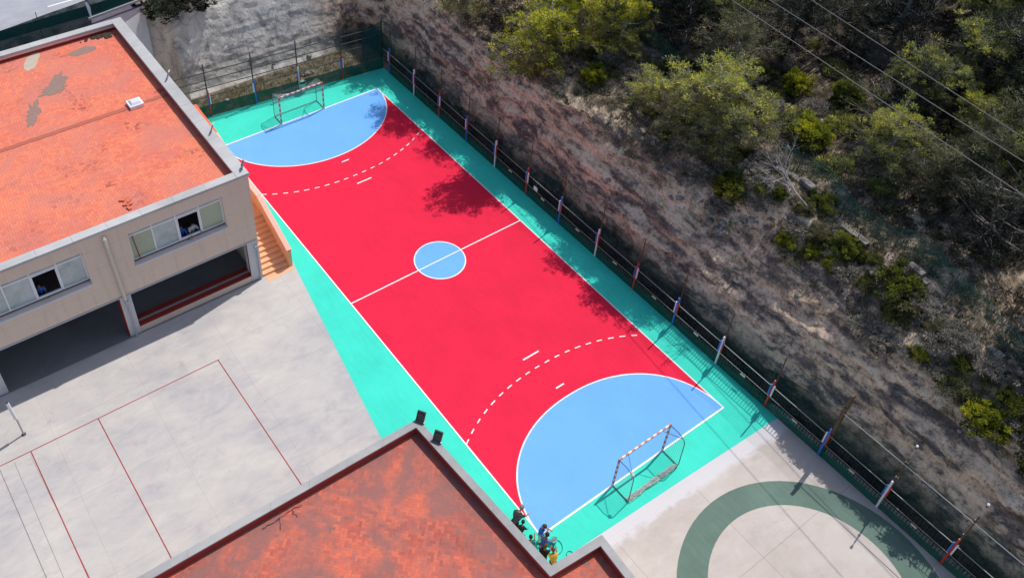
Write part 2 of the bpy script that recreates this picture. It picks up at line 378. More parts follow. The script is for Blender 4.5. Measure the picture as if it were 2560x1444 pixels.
# ------------------------------------------------------------------ camera, light, world
cam = bpy.data.cameras.new('camera'); co = bpy.data.objects.new('camera', cam); C.objects.link(co); SC.camera = co
az, el, ro = 0.655235, 0.724958, -0.0473615
d = Vector((math.cos(el)*math.sin(az), math.cos(el)*math.cos(az), -math.sin(el)))
r = Vector((math.cos(az), -math.sin(az), 0)); dn = d.cross(r)
rr = r*math.cos(ro)+dn*math.sin(ro); dd = -r*math.sin(ro)+dn*math.cos(ro)
mw = Matrix(((rr.x, -dd.x, -d.x, -20.7416), (rr.y, -dd.y, -d.y, -28.1138), (rr.z, -dd.z, -d.z, 36.3459), (0, 0, 0, 1)))
co.matrix_world = mw; cam.sensor_width = 36; cam.lens = 2297.57/2560*36
cam.shift_x = (1280-1139.89)/2560; cam.shift_y = -(722-466.63)/2560; cam.clip_end = 600; cam.clip_start = .5

sv = Vector((.605, .118, 1)).normalized()
sun = bpy.data.lights.new('sun', 'SUN'); so = bpy.data.objects.new('sun', sun); C.objects.link(so)
so.rotation_euler = (-sv).to_track_quat('-Z', 'Y').to_euler(); sun.energy = 3.7; sun.angle = R_(.4); sun.color = (1, .965, .91)
so.location = sv*60
w = bpy.data.worlds.new('World'); SC.world = w; w.use_nodes = True; nt = w.node_tree
sky = nt.nodes.new('ShaderNodeTexSky'); sky.sky_type = 'NISHITA'; sky.sun_disc = False
sky.sun_elevation = math.asin(sv.z); sky.sun_rotation = math.atan2(sv.x, sv.y); sky.air_density = 1.0; sky.dust_density = 1.5
nt.links.new(sky.outputs[0], nt.nodes['Background'].inputs[0]); nt.nodes['Background'].inputs[1].default_value = .14
SC.view_settings.view_transform = 'Standard'; SC.view_settings.look = 'None'; SC.view_settings.exposure = 0

# ------------------------------------------------------------------ ground and court
W, L = 5.64, 15.42
struct('ground', MB().poly([(-160,-160,-.03), (160,-160,-.03), (160,160,-.03), (-160,160,-.03)]), M['earth'])
struct('yard', MB().poly([(-60,-9.9,0), (-8.05,-9.9,0), (-8.05,-4.2,0), (-6.6,4.6,0), (-60,4.6,0)]), M['yard'])
struct('playground_slab', MB().poly([(-9,-45,0), (7.9,-45,0), (7.9,-16.6,0), (-9,-16.0,0)]), M['slab'])
struct('court_surround', MB().poly([(7.32,-17.27,.004), (7.32,17.3,.004), (-6.7,18.85,.004), (-6.7,4.3,.004), (-8.58,-7.33,.004), (-8.9,-9.9,.004), (-8.3,-16.6,.004), (-3.1,-16.82,.004), (1.5,-17.0,.004)]), M['green'])
def rect(x0, y0, x1, y1, z): return [(x0,y0,z), (x1,y0,z), (x1,y1,z), (x0,y1,z)]
struct('court', MB().poly(rect(-W, -L, W, L, .008)), M['red'])
def area_pts(sgn, n, a=W, b=4.70, k=80):
    out = []
    for i in range(k+1):
        t = math.pi*i/k; cx, cy = math.cos(t), math.sin(t)
        out.append((a*math.copysign(abs(cx)**(2/n), cx), sgn*(-L+b*abs(cy)**(2/n))))
    return out
def strip(mb, pts, w, z):
    for i in range(len(pts)-1):
        ds = []
        for j in (i, i+1):
            a = Vector(pts[max(j-1, 0)]); b = Vector(pts[min(j+1, len(pts)-1)]); t = (b-a).normalized(); ds.append(Vector((-t.y, t.x))*w/2)
        p, q = Vector(pts[i]), Vector(pts[i+1])
        mb.poly([(*(p-ds[0]), z), (*(q-ds[1]), z), (*(q+ds[1]), z), (*(p+ds[0]), z)])
for sgn, n in ((1, 2.14), (-1, 2.0)):
    pts = area_pts(sgn, n)
    if sgn < 0: pts = pts[::-1]
    struct('goal_area', MB().poly([(x, y, .012) for x, y in pts]), M['blue'])
circ = [(1.4*math.cos(2*math.pi*i/64), 1.4*math.sin(2*math.pi*i/64)) for i in range(65)]
struct('centre_circle', MB().poly([(x, y, .012) for x, y in circ[:-1]]), M['blue'])
ln = MB(); z = .016; h = .034
for x in (-W, W): ln.poly(rect(x-h, -L-h, x+h, L+h, z))
for y in (-L, L): ln.poly(rect(-W+h, y-h*1.3, W-h, y+h*1.3, z))
ln.poly(rect(-W+h, -h, W-h, h, z+.001))
strip(ln, circ, .068, z+.002)
for sgn, n in ((1, 2.14), (-1, 2.0)):
    strip(ln, area_pts(sgn, n)[1:-1], .068, z+.001)
    arc = []
    a, b, m = 8.4, 6.83, 2.15
    for i in range(401):
        x = -W+2*W*i/400; arc.append((x, sgn*(-L+b*(1-(abs(x)/a)**m)**(1/m))))
    run = 0; cur = []
    for p, q in zip(arc[:-1], arc[1:]):
        sgm = math.dist(p, q); on = (run % .62) < .33
        if on: cur.append(p)
        elif cur:
            if len(cur) > 2: strip(ln, cur, .06, z+.003)
            cur = []
        run += sgm
    if len(cur) > 2: strip(ln, cur, .06, z+.003)
    for yy, hw in ((7.87, .5), (10.08, .25)): ln.poly(rect(-hw, -sgn*yy-.04, hw, -sgn*yy+.04, z+.004))
struct('court_lines', ln, M['line'])
yl = MB()
yl.poly(rect(-60, .485, -12.76, .53, .005))
for xa, xb in ((-12.82, -12.69), (-18.72, -18.58), (-21.73, -21.54)): yl.poly([(xa-.023,.485,.006), (xa+.023,.485,.006), (xb+.023,-9.9,.006), (xb-.023,-9.9,.006)])
struct('yard_lines', yl, M['yard_line'])
yj = MB()
for x0, x1, wd in ((-23.1, -22.86, .03), (-22.48, -22.36, .018), (-21.8, -21.45, .012)):
    yj.poly([(x0-wd/2, .36, .004), (x0+wd/2, .36, .004), (x1+wd/2, -9.9, .004), (x1-wd/2, -9.9, .004)])
struct('yard_joints', yj, M['porch'])
rg = MB(); ro_, ri = [], []
for i in range(73):
    a = 2*math.pi*i/72; ro_.append((1.56+5.58*math.cos(a), -24.06+5.58*math.sin(a))); ri.append((1.62+4.13*math.cos(a), -23.74+4.13*math.sin(a)))
for i in range(72): rg.poly([(*ri[i], .005), (*ro_[i], .005), (*ro_[i+1], .005), (*ri[i+1], .005)])
struct('painted_ring', rg, M['ring'])

# ------------------------------------------------------------------ terrain: cut rock face and hillside above it
PROF = [(0,-.1), (.3,.25), (.55,1.1), (.9,2.4), (1.3,4.0), (1.65,5.1), (2.05,5.75), (2.6,6.05), (3.6,6.3), (5.5,6.8), (8,7.1), (15,7.3), (30,7.8), (70,9), (140,12)]
PROF_S = [(0,-.1), (.3,.25), (.5,.9), (.75,1.9), (1.0,2.75), (1.5,3.75), (2.2,4.75), (2.9,5.5), (3.6,6.05), (4.5,6.45), (5.5,6.75), (8,7.1), (15,7.3), (30,7.8), (70,9), (140,12)]
def prof(d, P=None):
    P = P or PROF
    for (a, b), (c, e) in zip(P[:-1], P[1:]):
        if d <= c: return b+(e-b)*(d-a)/(c-a)
    return PROF[-1][1]
base = []
y = -90.
while y < 20.1:
    base.append(((7.85, y), (1, 0))); y += .16 if -34 < y < 21 else 2.
for i in range(9):
    a = math.pi/2*i/8; base.append(((7.05+.8*math.cos(a), 20.1+.8*math.sin(a)), (math.cos(a), math.sin(a))))
x = 6.95
while x > -6.9: base.append(((x, 20.9+.006*(7-x)), (0, 1))); x -= .16
while x > -70: base.append(((x, 24.2), (0, 1))); x -= 2.
ds = [i*.055 for i in range(44)]; dd_ = 2.42
while dd_ < 9: ds.append(dd_); dd_ += .2
while dd_ < 140: ds.append(dd_); dd_ *= 1.18
def fr(p, o=4): return noise.fractal(p, 1.0, 2.0, o, noise_basis='PERLIN_ORIGINAL')
def terrain_pt(bx, by, nx, ny, d):
    px, py = bx+nx*d, by+ny*d; k_ = min(1, max(0, (2-py)/7)); zz = prof(d)*(1-k_)+prof(d, PROF_S)*k_
    amp = min(1, d/.35)
    if d < 2.7:
        q = Vector((px*.5, py*.33, zz*1.0))
        n = fr(q, 5)*.34+noise.ridged_multi_fractal(Vector((px*.6+5, py*.28, zz*1.5)), 1.0, 2.1, 4, 1.0, 2.0)*.15-.15
        n += fr(Vector((px*1.9, py*1.5, zz*2.6)), 4)*.11
        st = math.sin(zz*5.2+py*.55+fr(Vector((py*.4, zz, 3)))*3)*.085
        off = (n+st)*amp
        if ny > .9: off *= .2
        if ny > .9 and px < -5.2: py += (-5.2-px)*1.5
        px += nx*off; py += ny*off; zz += off*.3
    cre = fr(Vector((px*.35+3, py*.3, 7)), 4)
    zz += cre*.55*min(1, max(0, (d-1.2)/1.2))
    if ny < .3 and -17 < py < -5: zz -= .55*math.sin((py+17)/12*math.pi)*min(1, max(0, (d-.5)/.6))*min(1, max(0, (4.5-d)/1.5))
    if ny < .3 and -23 < py < -16: zz += .75*math.sin((py+23)/7*math.pi)*min(1, max(0, (d-.6)/.8))
    if d > 3: zz += fr(Vector((px*.12, py*.12, 2)), 3)*.5*min(1, (d-3)/6)
    if ny > .9 and px < -1:                       # behind the school the ground stays below the road
        cap = 6.1; k = min(1, (-1-px)/4); zz = min(zz, zz*(1-k)+cap*k)
    return px, py, zz
tb = MB(); nd = len(ds)
for (b, n) in base:
    for dv in ds: tb.v.append(terrain_pt(*b, *n, dv))
for i in range(len(base)-1):
    for j in range(nd-1): tb.f.append((i*nd+j, i*nd+j+1, (i+1)*nd+j+1, (i+1)*nd+j)); tb.m.append(0)
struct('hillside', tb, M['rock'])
def hz(x, y):
    if x-7.85 > y-20.9 and y < 21: return terrain_pt(7.85, y, 1, 0, max(0, x-7.85))[2]
    return terrain_pt(x, 20.9, 0, 1, max(0, y-20.9))[2]

# ------------------------------------------------------------------ school building
def wall_holes(mb, axis, pos, thick, u0, u1, z0, z1, holes, mi=0):
    """wall in the plane axis=pos reaching back by thick; holes = (u0,u1,z0,z1)"""
    us = sorted({u0, u1, *[h[0] for h in holes], *[h[1] for h in holes]}); zs = sorted({z0, z1, *[h[2] for h in holes], *[h[3] for h in holes]})
    P = (lambda u, z, o: (u, pos+o, z)) if axis == 'y' else (lambda u, z, o: (pos+o, u, z))
    for a, b in zip(us[:-1], us[1:]):
        for c, e in zip(zs[:-1], zs[1:]):
            if any(h[0] <= a and b <= h[1] and h[2] <= c and e <= h[3] for h in holes): continue
            mb.poly([P(a,c,0), P(b,c,0), P(b,e,0), P(a,e,0)], mi); mb.poly([P(a,c,thick), P(a,e,thick), P(b,e,thick), P(b,c,thick)], mi)
    for (a, b, c, e) in list(holes)+[(u0, u1, z0, z1)]:
        mb.poly([P(a,c,0), P(a,c,thick), P(b,c,thick), P(b,c,0)], mi); mb.poly([P(a,e,0), P(b,e,0), P(b,e,thick), P(a,e,thick)], mi)
        mb.poly([P(a,c,0), P(a,e,0), P(a,e,thick), P(a,c,thick)], mi); mb.poly([P(b,c,0), P(b,c,thick), P(b,e,thick), P(b,e,0)], mi)
X1, Y0, Y1, XW = -8.52, 4.2, 20.86, -34.
sch = thing('school_building', (-16, 12, 0), 'two storey beige school block with flat orange paver roof and ribbon windows', 'building')
WIN = [(-14.62, -9.98, 4.56, 6.5), (-21.35, -16.68, 4.56, 6.5), (-28.1, -23.4, 4.56, 6.5)]
mb = MB(); wall_holes(mb, 'y', Y0, .28, XW, X1, 2.92, 7.18, WIN); mb.build('front_wall', M['facade'], sch)
mb = MB(); mb.box(X1-.28, Y0+.283, 0, X1, Y1, 7.18); mb.build('side_wall', M['facade'], sch)
mb = MB(); mb.box(XW, Y1-.28, 0, X1-.283, Y1, 7.18); mb.build('rear_wall', M['facade'], sch)
mb = MB()
for a, b in ((-8.52, -9.13), (-15.2, -15.74), (-21.6, -22.1), (-28.3, -28.8)): mb = MB().box(b, Y0+.02, 0, a-.004, Y0+.5, 2.835); mb.build('column', M['column'], sch)
MB().box(XW, Y0-.03, 2.838, X1-.0, Y0+.3, 2.917).build('lintel', M['greypipe'], sch)
MB().box(XW, Y0+.302, 2.86, X1-.283, Y1-.283, 3.7).build('floor_slab', M['ceiling'], sch)
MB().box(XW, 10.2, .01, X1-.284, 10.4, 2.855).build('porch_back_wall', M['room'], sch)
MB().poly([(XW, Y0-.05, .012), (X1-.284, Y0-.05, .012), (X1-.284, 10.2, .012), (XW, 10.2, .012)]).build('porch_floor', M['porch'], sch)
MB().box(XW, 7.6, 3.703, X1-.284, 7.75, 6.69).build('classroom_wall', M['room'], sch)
# low wall with wide red ledge and grey rail in the right-hand porch opening
MB().box(-15.196, Y0+.04, .012, -9.134, Y0+.75, .42).build('porch_low_wall', M['facade'], sch)
MB().box(-15.196, Y0+.02, .423, -9.134, Y0+.76, .50).build('porch_ledge', M['deepred'], sch)
MB().box(-15.19, Y0+.29, .503, -9.14, Y0+.39, .56).build('porch_rail', M['rail'], sch)
MB().box(-15.79, Y0+.04, .012, -15.743, Y0+.48, 2.83).build('red_jamb', M['deepred'], sch)
MB().box(-9.15, Y0+.06, .503, -9.136, Y0+.14, 2.83).build('red_jamb', M['deepred'], sch)
# windows
for wi, (a, b, c, e) in enumerate(WIN):
    fw = MB(); yy = Y0+.2; n = 4; pw = (b-a)/n
    fr_ = MB()
    fr_.box(a, yy-.03, e-.36, b, yy+.03, e-.28); fr_.box(a, yy-.03, c+.09, b, yy+.03, c+.16)
    for k in range(n+1):
        x = a+pw*k; x = min(max(x, a+.035), b-.035); fr_.box(x-.035, yy-.035, c+.163, x+.035, yy+.035, e-.363)
        fr_.box(x-.03, yy-.03, e-.277, x+.03, yy+.03, e)
    f = fr_.build('window', M['white'], sch); f['label'] = 'white framed ribbon window with one black open pane'
    MB().box(a-.02, Y0-.13, c-.09, b+.02, yy+.08, c-.004).build('sill', M['sill'], f)
    MB().box(a, yy-.02, c, b, yy+.02, c+.087).build('lower_rail', M['dark'], f)
    for k in range(n):
        x0, x1 = a+pw*k+.037, a+pw*(k+1)-.037
        if k == 2:
            g = MB()   # the sash that stands open: thicker white frame, no glass
            for q in ((x0, c+.163, x0+.05, e-.363), (x1-.05, c+.163, x1, e-.363)): g.box(q[0], yy-.05, q[1], q[2], yy+.02, q[3])
            g.box(x0+.052, yy-.05, e-.42, x1-.052, yy+.02, e-.363); g.box(x0+.052, yy-.05, c+.163, x1-.052, yy+.02, c+.22)
            g.build('open_sash', M['white'], f)
        else:
            g = MB().poly([(x0, yy, c+.163), (x1, yy, c+.163), (x1, yy, e-.363), (x0, yy, e-.363)])
            g.build('pane', M['panegreen'] if (k == 3 and wi == 0) or (k == 0 and wi == 0) else M['pane'], f)
        MB().poly([(x0, yy, e-.277), (x1, yy, e-.277), (x1, yy, e-.005), (x0, yy, e-.005)]).build('top_pane', M['pane'], f)
    if wi == 0: MB().tube((a+.32, yy-.1, c+.1), (a+.22, yy-.1, e-.3), .02).build('curtain_rod', M['deepred'], f)
# roof deck, parapets, coping
ZR, ZC = 6.86, 7.26
MB().box(XW, Y0+.283, ZR-.15, X1-.283, Y1-.283, ZR).build('roof', M['roof'], sch)
pm = MB(); pm.box(X1-.34, Y0+.3, ZR+.003, X1-.284, Y1-.3, 7.175); pm.build('parapet_lining', M['parapet_red'], sch)
MB().box(XW, Y1-.34, ZR+.003, X1-.343, Y1-.284, ZR+.16).build('parapet_lining', M['deepred'], sch)
MB().box(XW, Y1-.338, ZR+.163, X1-.343, Y1-.284, 7.175).build('parapet_band', M['parapet_pink'], sch)
MB().box(XW, Y0+.282, ZR+.003, X1-.343, Y0+.335, 7.175).build('parapet_lining', M['parapet_red'], sch)
def coping(x0, y0, x1, y1, ax):
    m = MB(); L_ = (x1-x0) if ax == 'x' else (y1-y0); n = max(1, round(L_/1.6))
    for i in range(n):
        if ax == 'x': m.box(x0+L_*i/n+.004, y0, 7.183, x0+L_*(i+1)/n-.004, y1, ZC+.06+random.uniform(-.004, .004))
        else: m.box(x0, y0+L_*i/n+.004, 7.183, x1, y0+L_*(i+1)/n-.004, ZC+.06+random.uniform(-.004, .004))
    return m.build('coping', M['coping'], sch)
coping(XW, Y0-.06, X1-.58, Y0+.4, 'x'); coping(XW, Y1-.42, X1-.58, Y1+.06, 'x'); coping(X1-.57, Y0-.06, X1+.05, Y1+.06, 'y')
MB().box(XW, 12.66, ZR+.003, -11.2, 12.94, ZR+.02).box(-10.35, 12.72, ZR+.003, X1-.345, 12.95, ZR+.02).build('roof_joint', M['strip'], sch)
s = MB().box(-11.15, 12.5, ZR+.003, -10.42, 13.18, ZR+.2).build('skylight', M['white'], sch)
dm = MB(); q = [(-11.08, 12.57), (-10.49, 12.57), (-10.49, 13.11), (-11.08, 13.11)]; q2 = [(-10.98, 12.67), (-10.59, 12.67), (-10.59, 13.01), (-10.98, 13.01)]
for i in range(4): dm.poly([(*q[i], ZR+.203), (*q[(i+1)%4], ZR+.203), (*q2[(i+1)%4], ZR+.3), (*q2[i], ZR+.3)])
dm.poly([(*p_, ZR+.3) for p_ in q2]).build('skylight_dome', M['skylight'], s)
def blob(cx, cy, rx, ry, rot, z, seed, pts=46, jag=.22):
    out = []
    for i in range(pts):
        a = 2*math.pi*i/pts; k = 1+jag*fr(Vector((math.cos(a)*1.6+seed*3.1, math.sin(a)*1.6, seed)), 4)*2
        x, y = rx*k*math.cos(a), ry*k*math.sin(a); out.append((cx+x*math.cos(rot)-y*math.sin(rot), cy+x*math.sin(rot)+y*math.cos(rot), z))
    return out
for nm, args, mt in (('roof_patch', (-14.05, 19.75, .95, .33, 1.05, 1, 40, .12), 'mortar_pale'), ('roof_patch', (-11.35, 19.3, .8, .36, .0, 2, 46, .1), 'mortar'),
                     ('roof_patch', (-13.45, 17.05, .85, .40, 1.0, 3, 60, .3), 'mortar'), ('roof_patch', (-13.95, 16.45, .7, .36, .1, 7, 60, .3), 'mortar'), ('roof_patch', (-15.4, 15.0, 1.05, .38, 1.2, 4, 60, .35), 'mortar')):
    cx, cy, rx, ry, rt, sd, n, jg = args
    MB().poly(blob(cx, cy, rx, ry, rt, ZR+.004+.001*sd, sd, n, jg)).build(nm, M[mt], sch)
mo = MB(); rnd = random.Random(5)
for i in range(26): 
    cx = -9.25-abs(rnd.gauss(0, .75)); cy = 20.42-abs(rnd.gauss(0, .22)); mo.ball((cx, cy, ZR+.01), rnd.uniform(.06, .2), 1, 1, .35, 7, 4)
mo.build('moss_clump', M['moss'], sch)['kind'] = 'stuff'
# downpipes
dp = MB(); dp.path([(-15.62, Y0+.03, 6.9), (-15.62, Y0-.1, 6.86), (-15.5, Y0-.1, 2.7)], .085, 8).build('downpipe', M['cream'], sch)
dp = MB(); dp.path([(-15.5, Y0-.1, 2.7), (-15.47, Y0-.11, 2.3), (-15.47, Y0-.11, .02)], .05, 8).box(-15.56, Y0-.16, 2.42, -15.38, Y0-.02, 2.62).build('drain_pipe', M['greypipe'], sch)
dp = MB(); dp.tube((-8.66, Y0-.05, 2.5), (-8.66, Y0-.05, .02), .045, n=8).box(-8.75, Y0-.13, 2.28, -8.58, Y0+.015, 2.5).build('drain_pipe', M['greypipe'], sch)
# loose bricks on the roof edge
lb = MB(); rnd = random.Random(3)
for i in range(5):
    a = rnd.uniform(0, 3); c_ = Vector((-14.05+rnd.uniform(-.25, .25), 5.9+rnd.uniform(-.6, .6), ZR+.05)); lb.obox(c_, Vector((math.cos(a), math.sin(a), 0))*.13, Vector((-math.sin(a), math.cos(a), 0))*.065, Vector((0, 0, .03)))
lb.build('loose_bricks', M['looseb'], sch)

# stairs beside the school
st = thing('staircase', (-7.6, 8, 0), 'orange outdoor steps climbing along the beige school wall behind a salmon coped parapet', 'staircase')
sm = MB(); n = 11; tr, rs = .275, .15
for i in range(n): sm.box(X1+.004, 4.22+tr*i, 0.006, -7.02, 4.22+tr*(i+1)-.001 if i < n-1 else 8.6, rs*(i+1))
z1 = rs*n
for i in range(8): sm.box(X1+.004, 8.603+.3*i, .006, -7.02, 8.603+.3*(i+1)-.001 if i < 7 else 15.2, z1+.15*(i+1))
sm.build('steps', M['orange'], st)
sw = [(4.1, 1.16), (7.3, 2.66), (9.2, 2.72), (12.5, 3.5), (15.1, 3.66)]
wl = MB(); cp = MB(); cc = MB()
for (a, za), (b, zb) in zip(sw[:-1], sw[1:]):
    for xx, flip in ((-7.015, 0), (-6.82, 1)):
        wl.poly([(xx, a, .008), (xx, b, .008), (xx, b, zb), (xx, a, za)])
    tgt = cc if a > 12 else cp
    tgt.bar((-6.917, a+.01, za+.035), (-6.917, b, zb+.035), .27, .07)
wl.poly([(-7.015, 4.1, .008), (-6.82, 4.1, .008), (-6.82, 4.1, 1.16), (-7.015, 4.1, 1.16)]); wl.poly([(-7.015, 15.1, .008), (-7.015, 15.1, 3.66), (-6.82, 15.1, 3.66), (-6.82, 15.1, .008)])
wl.build('parapet', M['orange'], st); cp.build('parapet_coping', M['salmon'], st)
cc.box(X1+.06, 15.105, 3.5, -6.78, 15.36, 3.73); cc.build('landing_coping', M['coral'], st)
MB().box(X1+.05, 15.11, .01, -6.83, 15.33, 3.49).build('end_wall', M['orange'], st)
MB().poly([(X1+.1, 3.72, .007), (-6.86, 3.86, .007), (-6.86, 4.21, .007), (X1+.1, 4.21, .007)]).build('painted_threshold', M['orange'], st)

# ------------------------------------------------------------------ low building in the foreground
low = thing('low_building', (-14, -18, 0), 'single storey building with dull red paver roof and grey coping in the foreground', 'building')
A, B, Cc, D = Vector((-8.21, -9.98)), Vector((-7.70, -17.91)), Vector((-5.38, -18.09)), Vector((-5.53, -20.6))
E_, F_ = Vector((-5.9, -34)), Vector((-40, -34)); G_ = Vector((-40, -9.62))
out = [A, B, Cc, D, E_, F_, G_]
def inset(poly, dst):
    n = len(poly); res = []; area = sum(poly[i].x*poly[(i+1)%n].y-poly[(i+1)%n].x*poly[i].y for i in range(n)); sg = 1 if area > 0 else -1
    for i in range(n):
        a, b, c = poly[i-1], poly[i], poly[(i+1)%n]; d1 = (b-a).normalized(); d2 = (c-b).normalized()
        n1 = Vector((-d1.y, d1.x))*sg; n2 = Vector((-d2.y, d2.x))*sg; k = dst/(1+n1.dot(n2)); res.append(b+(n1+n2)*k)
    return res
LZ = 4.0; wall_o = inset(out, .05); cin = inset(out, .32); win_ = inset(out, .29); rfp = inset(out, .291)
wm = MB(); n = len(out)
for i in range(n):
    j = (i+1) % n; wm.poly([(*wall_o[i], 0), (*wall_o[j], 0), (*wall_o[j], LZ-.07), (*wall_o[i], LZ-.07)])
wm.build('wall', M['facade'], low)
wm = MB()
for i in range(n):
    j = (i+1) % n; wm.poly([(*win_[i], 3.4), (*win_[i], LZ-.069), (*win_[j], LZ-.069), (*win_[j], 3.4)])
wm.build('parapet_lining', M['parapet_red'], low)
MB().poly([(*p_, 3.52) for p_ in rfp]).build('roof', M['roof_dull'], low)
for i in range(n):
    j = (i+1) % n; a, b, c_, e = out[i], out[j], cin[j], cin[i]; Ls = (b-a).length; k = max(1, round(Ls/1.7)); m = MB()
    for q in range(k):
        g = .003/max(Ls, .1); t0, t1 = q/k+(g if q else 0), (q+1)/k-(g if q < k-1 else 0)
        z1_ = LZ+random.uniform(-.004, .004); o0, o1, i1, i0 = a.lerp(b, t0), a.lerp(b, t1), e.lerp(c_, t1), e.lerp(c_, t0); nn = len(m.v)
        for zz in (LZ-.07, z1_):
            for p_ in (o0, o1, i1, i0): m.v.append((*p_, zz))
        for f_ in ((0,1,2,3), (7,6,5,4), (0,4,5,1), (1,5,6,2), (2,6,7,3), (3,7,4,0)): m.f.append(tuple(nn+v_ for v_ in f_)); m.m.append(0)
    m.build('coping', M['coping_dull'], low)
ck = MB(); rk = random.Random(12); x, y = -15.6, -10.45
for a_ in range(14):
    x2, y2 = x+rk.uniform(.07, .2), y-rk.uniform(-.05, .06); ck.bar((x, y, 3.526), (x2, y2, 3.526), rk.uniform(.015, .06), .006); x, y = x2, y2
    if a_ in (5, 9):
        u, v = x, y
        for b_ in range(4): u2, v2 = u+rk.uniform(-.08, .1), v-rk.uniform(.05, .12); ck.bar((u, v, 3.526), (u2, v2, 3.526), rk.uniform(.015, .04), .006); u, v = u2, v2
ck.build('roof_crack', M['moss'], low)

# ------------------------------------------------------------------ floodlights
def floodlight():
    t = thing('floodlight', (0,0,0), 'x', 'floodlight')
    h = MB(); a = R_(38); up = Vector((0, math.sin(R_(32)), math.cos(R_(32)))); fw_ = Vector((0, math.cos(R_(32)), -math.sin(R_(32))))
    c_ = Vector((0, .07, .31))
    h.obox(c_+up*.25, Vector((.205,0,0)), up*.025, fw_*.06); h.obox(c_-up*.25, Vector((.205,0,0)), up*.025, fw_*.06)
    for sx in (-1, 1): h.obox(c_+Vector((sx*.188,0,0)), Vector((.02,0,0)), up*.223, fw_*.06)
    hb = h.build('housing', M['dark'], t, local=True)
    MB().obox(c_+fw_*.005, Vector((.166,0,0)), up*.223, fw_*.02).build('back_plate', M['lampglass'], hb, local=True)
    MB().obox(c_-fw_*.04+up*.13, Vector((.12,0,0)), up*.05, fw_*.02).build('driver_box', M['dark'], hb, local=True)
    MB().obox(Vector((0,-.05,.085)), Vector((.24,0,0)), Vector((0,.03,0)), Vector((0,0,.014))).build('bracket', M['silver'], t, local=True)
    MB().box(-.24, -.09, .005, .24, .0, .055).build('foot', M['dark'], t, local=True)
    return t
fl = floodlight(); fl_grey = copy_tree(fl)
for c_ in fl_grey.children:
    c_.data = c_.data.copy(); c_.data.materials[0] = M['greypipe'] if c_.data.materials[0] == M['dark'] else M['dark']
FL = [((-8.22, -10.16, LZ+.005), -1.0, 'dark floodlight at the corner of the low red roof, facing the court'), ((-8.18, -11.32, LZ+.005), -1.05, 'second floodlight, just below the corner one on the low red roof edge'),
      ((-8.62, 13.5, ZC+.065), -2.2, 'small grey floodlight on the school coping nearest the rock wall'), ((-8.6, 8.0, ZC+.065), -2.2, 'small grey floodlight midway along the school side coping'), ((-8.58, 4.6, ZC+.065), -1.95, 'thin grey floodlight standing on the front corner of the school roof')]
for i, (loc, rz, lab) in enumerate(FL):
    o = fl if i == 0 else fl_grey if i == 2 else copy_tree(fl if i < 2 else fl_grey)
    o.location = loc; o.rotation_euler = (0, 0, rz); o['label'] = lab; o['group'] = 'floodlights on the roof edges'
    o.scale = (.86, .86, .86) if i < 2 else (.55, .6, .95)

# ------------------------------------------------------------------ goals
def net_panel(mb, a, b, c, d, nx, ny, w=.011, sag=0):
    a, b, c, d = map(Vector, (a, b, c, d)); nrm = (b-a).cross(d-a).normalized()
    def P(u, v):
        p = a.lerp(b, u).lerp(d.lerp(c, u), v); return p+Vector((0, 0, -sag*math.sin(math.pi*u)*v*(1 if sag else 0)))
    for i in range(nx+1):
        for k in range(6):
            p, q = P(i/nx, k/6), P(i/nx, (k+1)/6); s_ = (q-p).cross(nrm).normalized()*w/2; mb.poly([p-s_, p+s_, q+s_, q-s_])
    for j in range(ny+1):
        for k in range(8):
            p, q = P(k/8, j/ny), P((k+1)/8, j/ny); s_ = (q-p).cross(nrm).normalized()*w/2; mb.poly([p-s_, p+s_, q+s_, q-s_])
def banded(mb, p, q, w, n, first=0):
    p = Vector(p); q = Vector(q)
    for i in range(n): mb.bar(p.lerp(q, i/n), p.lerp(q, (i+1)/n), w, w, (i+first) % 2, up=(0, 1, 0))
def goal(loc, rz, label, fallen):
    t = thing('handball_goal', loc, label, 'goal', 'goals at the two ends of the court', rz)
    hx, hh, s = 1.54, 2.0, .08
    for sx in (-1, 1):
        m = MB(); banded(m, (sx*hx, 0, .01), (sx*hx, 0, hh), s, 10, 1); m.build('goal_post', [M['goalred'], M['goalwhite']], t, local=True)
    m = MB(); banded(m, (-hx-.04, 0, hh+.043), (hx+.04, 0, hh+.043), s, 17); m.build('crossbar', [M['goalred'], M['goalwhite']], t, local=True)
    for sx in (-1, 1):
        x = sx*hx; m = MB()
        m.path([(x, -.04, hh), (x, -.5, hh+.02), (x, -.86, hh-.14), (x, -.93, hh-.3), (x, -.98, .2), (x, -.95, .03), (x, -.04, .03)], .022, 7)
        m.build('side_frame', M['goalpipe'], t, local=True)
        m = MB(); m.tube((x, -.8, hh-.08), (x-sx*.5, -.04, hh), .014, n=6); m.build('corner_brace', M['goalpipe'], t, local=True)
    MB().tube((-hx, -.95, .05), (hx, -.95, .05), .022, n=7).build('ground_bar', M['goalpipe'], t, local=True)
    m = MB()
    for sx in (-1, 1): net_panel(m, (sx*hx, -.05, .06), (sx*hx, -.93, .06), (sx*hx, -.86, hh-.2), (sx*hx, -.05, hh-.02), 9, 18, .009)
    if fallen:
        rnd = random.Random(4)
        for k in range(34):
            x = -hx; y = -.92+rnd.uniform(-.1, .12); pts = []
            while x < hx: pts.append((x, y+rnd.uniform(-.05, .05), .04+abs(rnd.gauss(0, .06)))); x += rnd.uniform(.12, .3)
            m.path(pts, .006, 4)
        m.ball((-hx+.03, -.8, hh-.12), .09, 1, 1, .8, 8, 5)
    else:
        net_panel(m, (-hx, -.95, .08), (hx, -.95, .08), (hx, -.88, hh-.2), (-hx, -.88, hh-.2), 28, 18, .008)
        net_panel(m, (-hx, -.02, hh), (hx, -.02, hh), (hx, -.85, hh-.15), (-hx, -.85, hh-.15), 28, 9, .011, .45)
    m.build('net', M['netcord'], t, local=True)
    return t
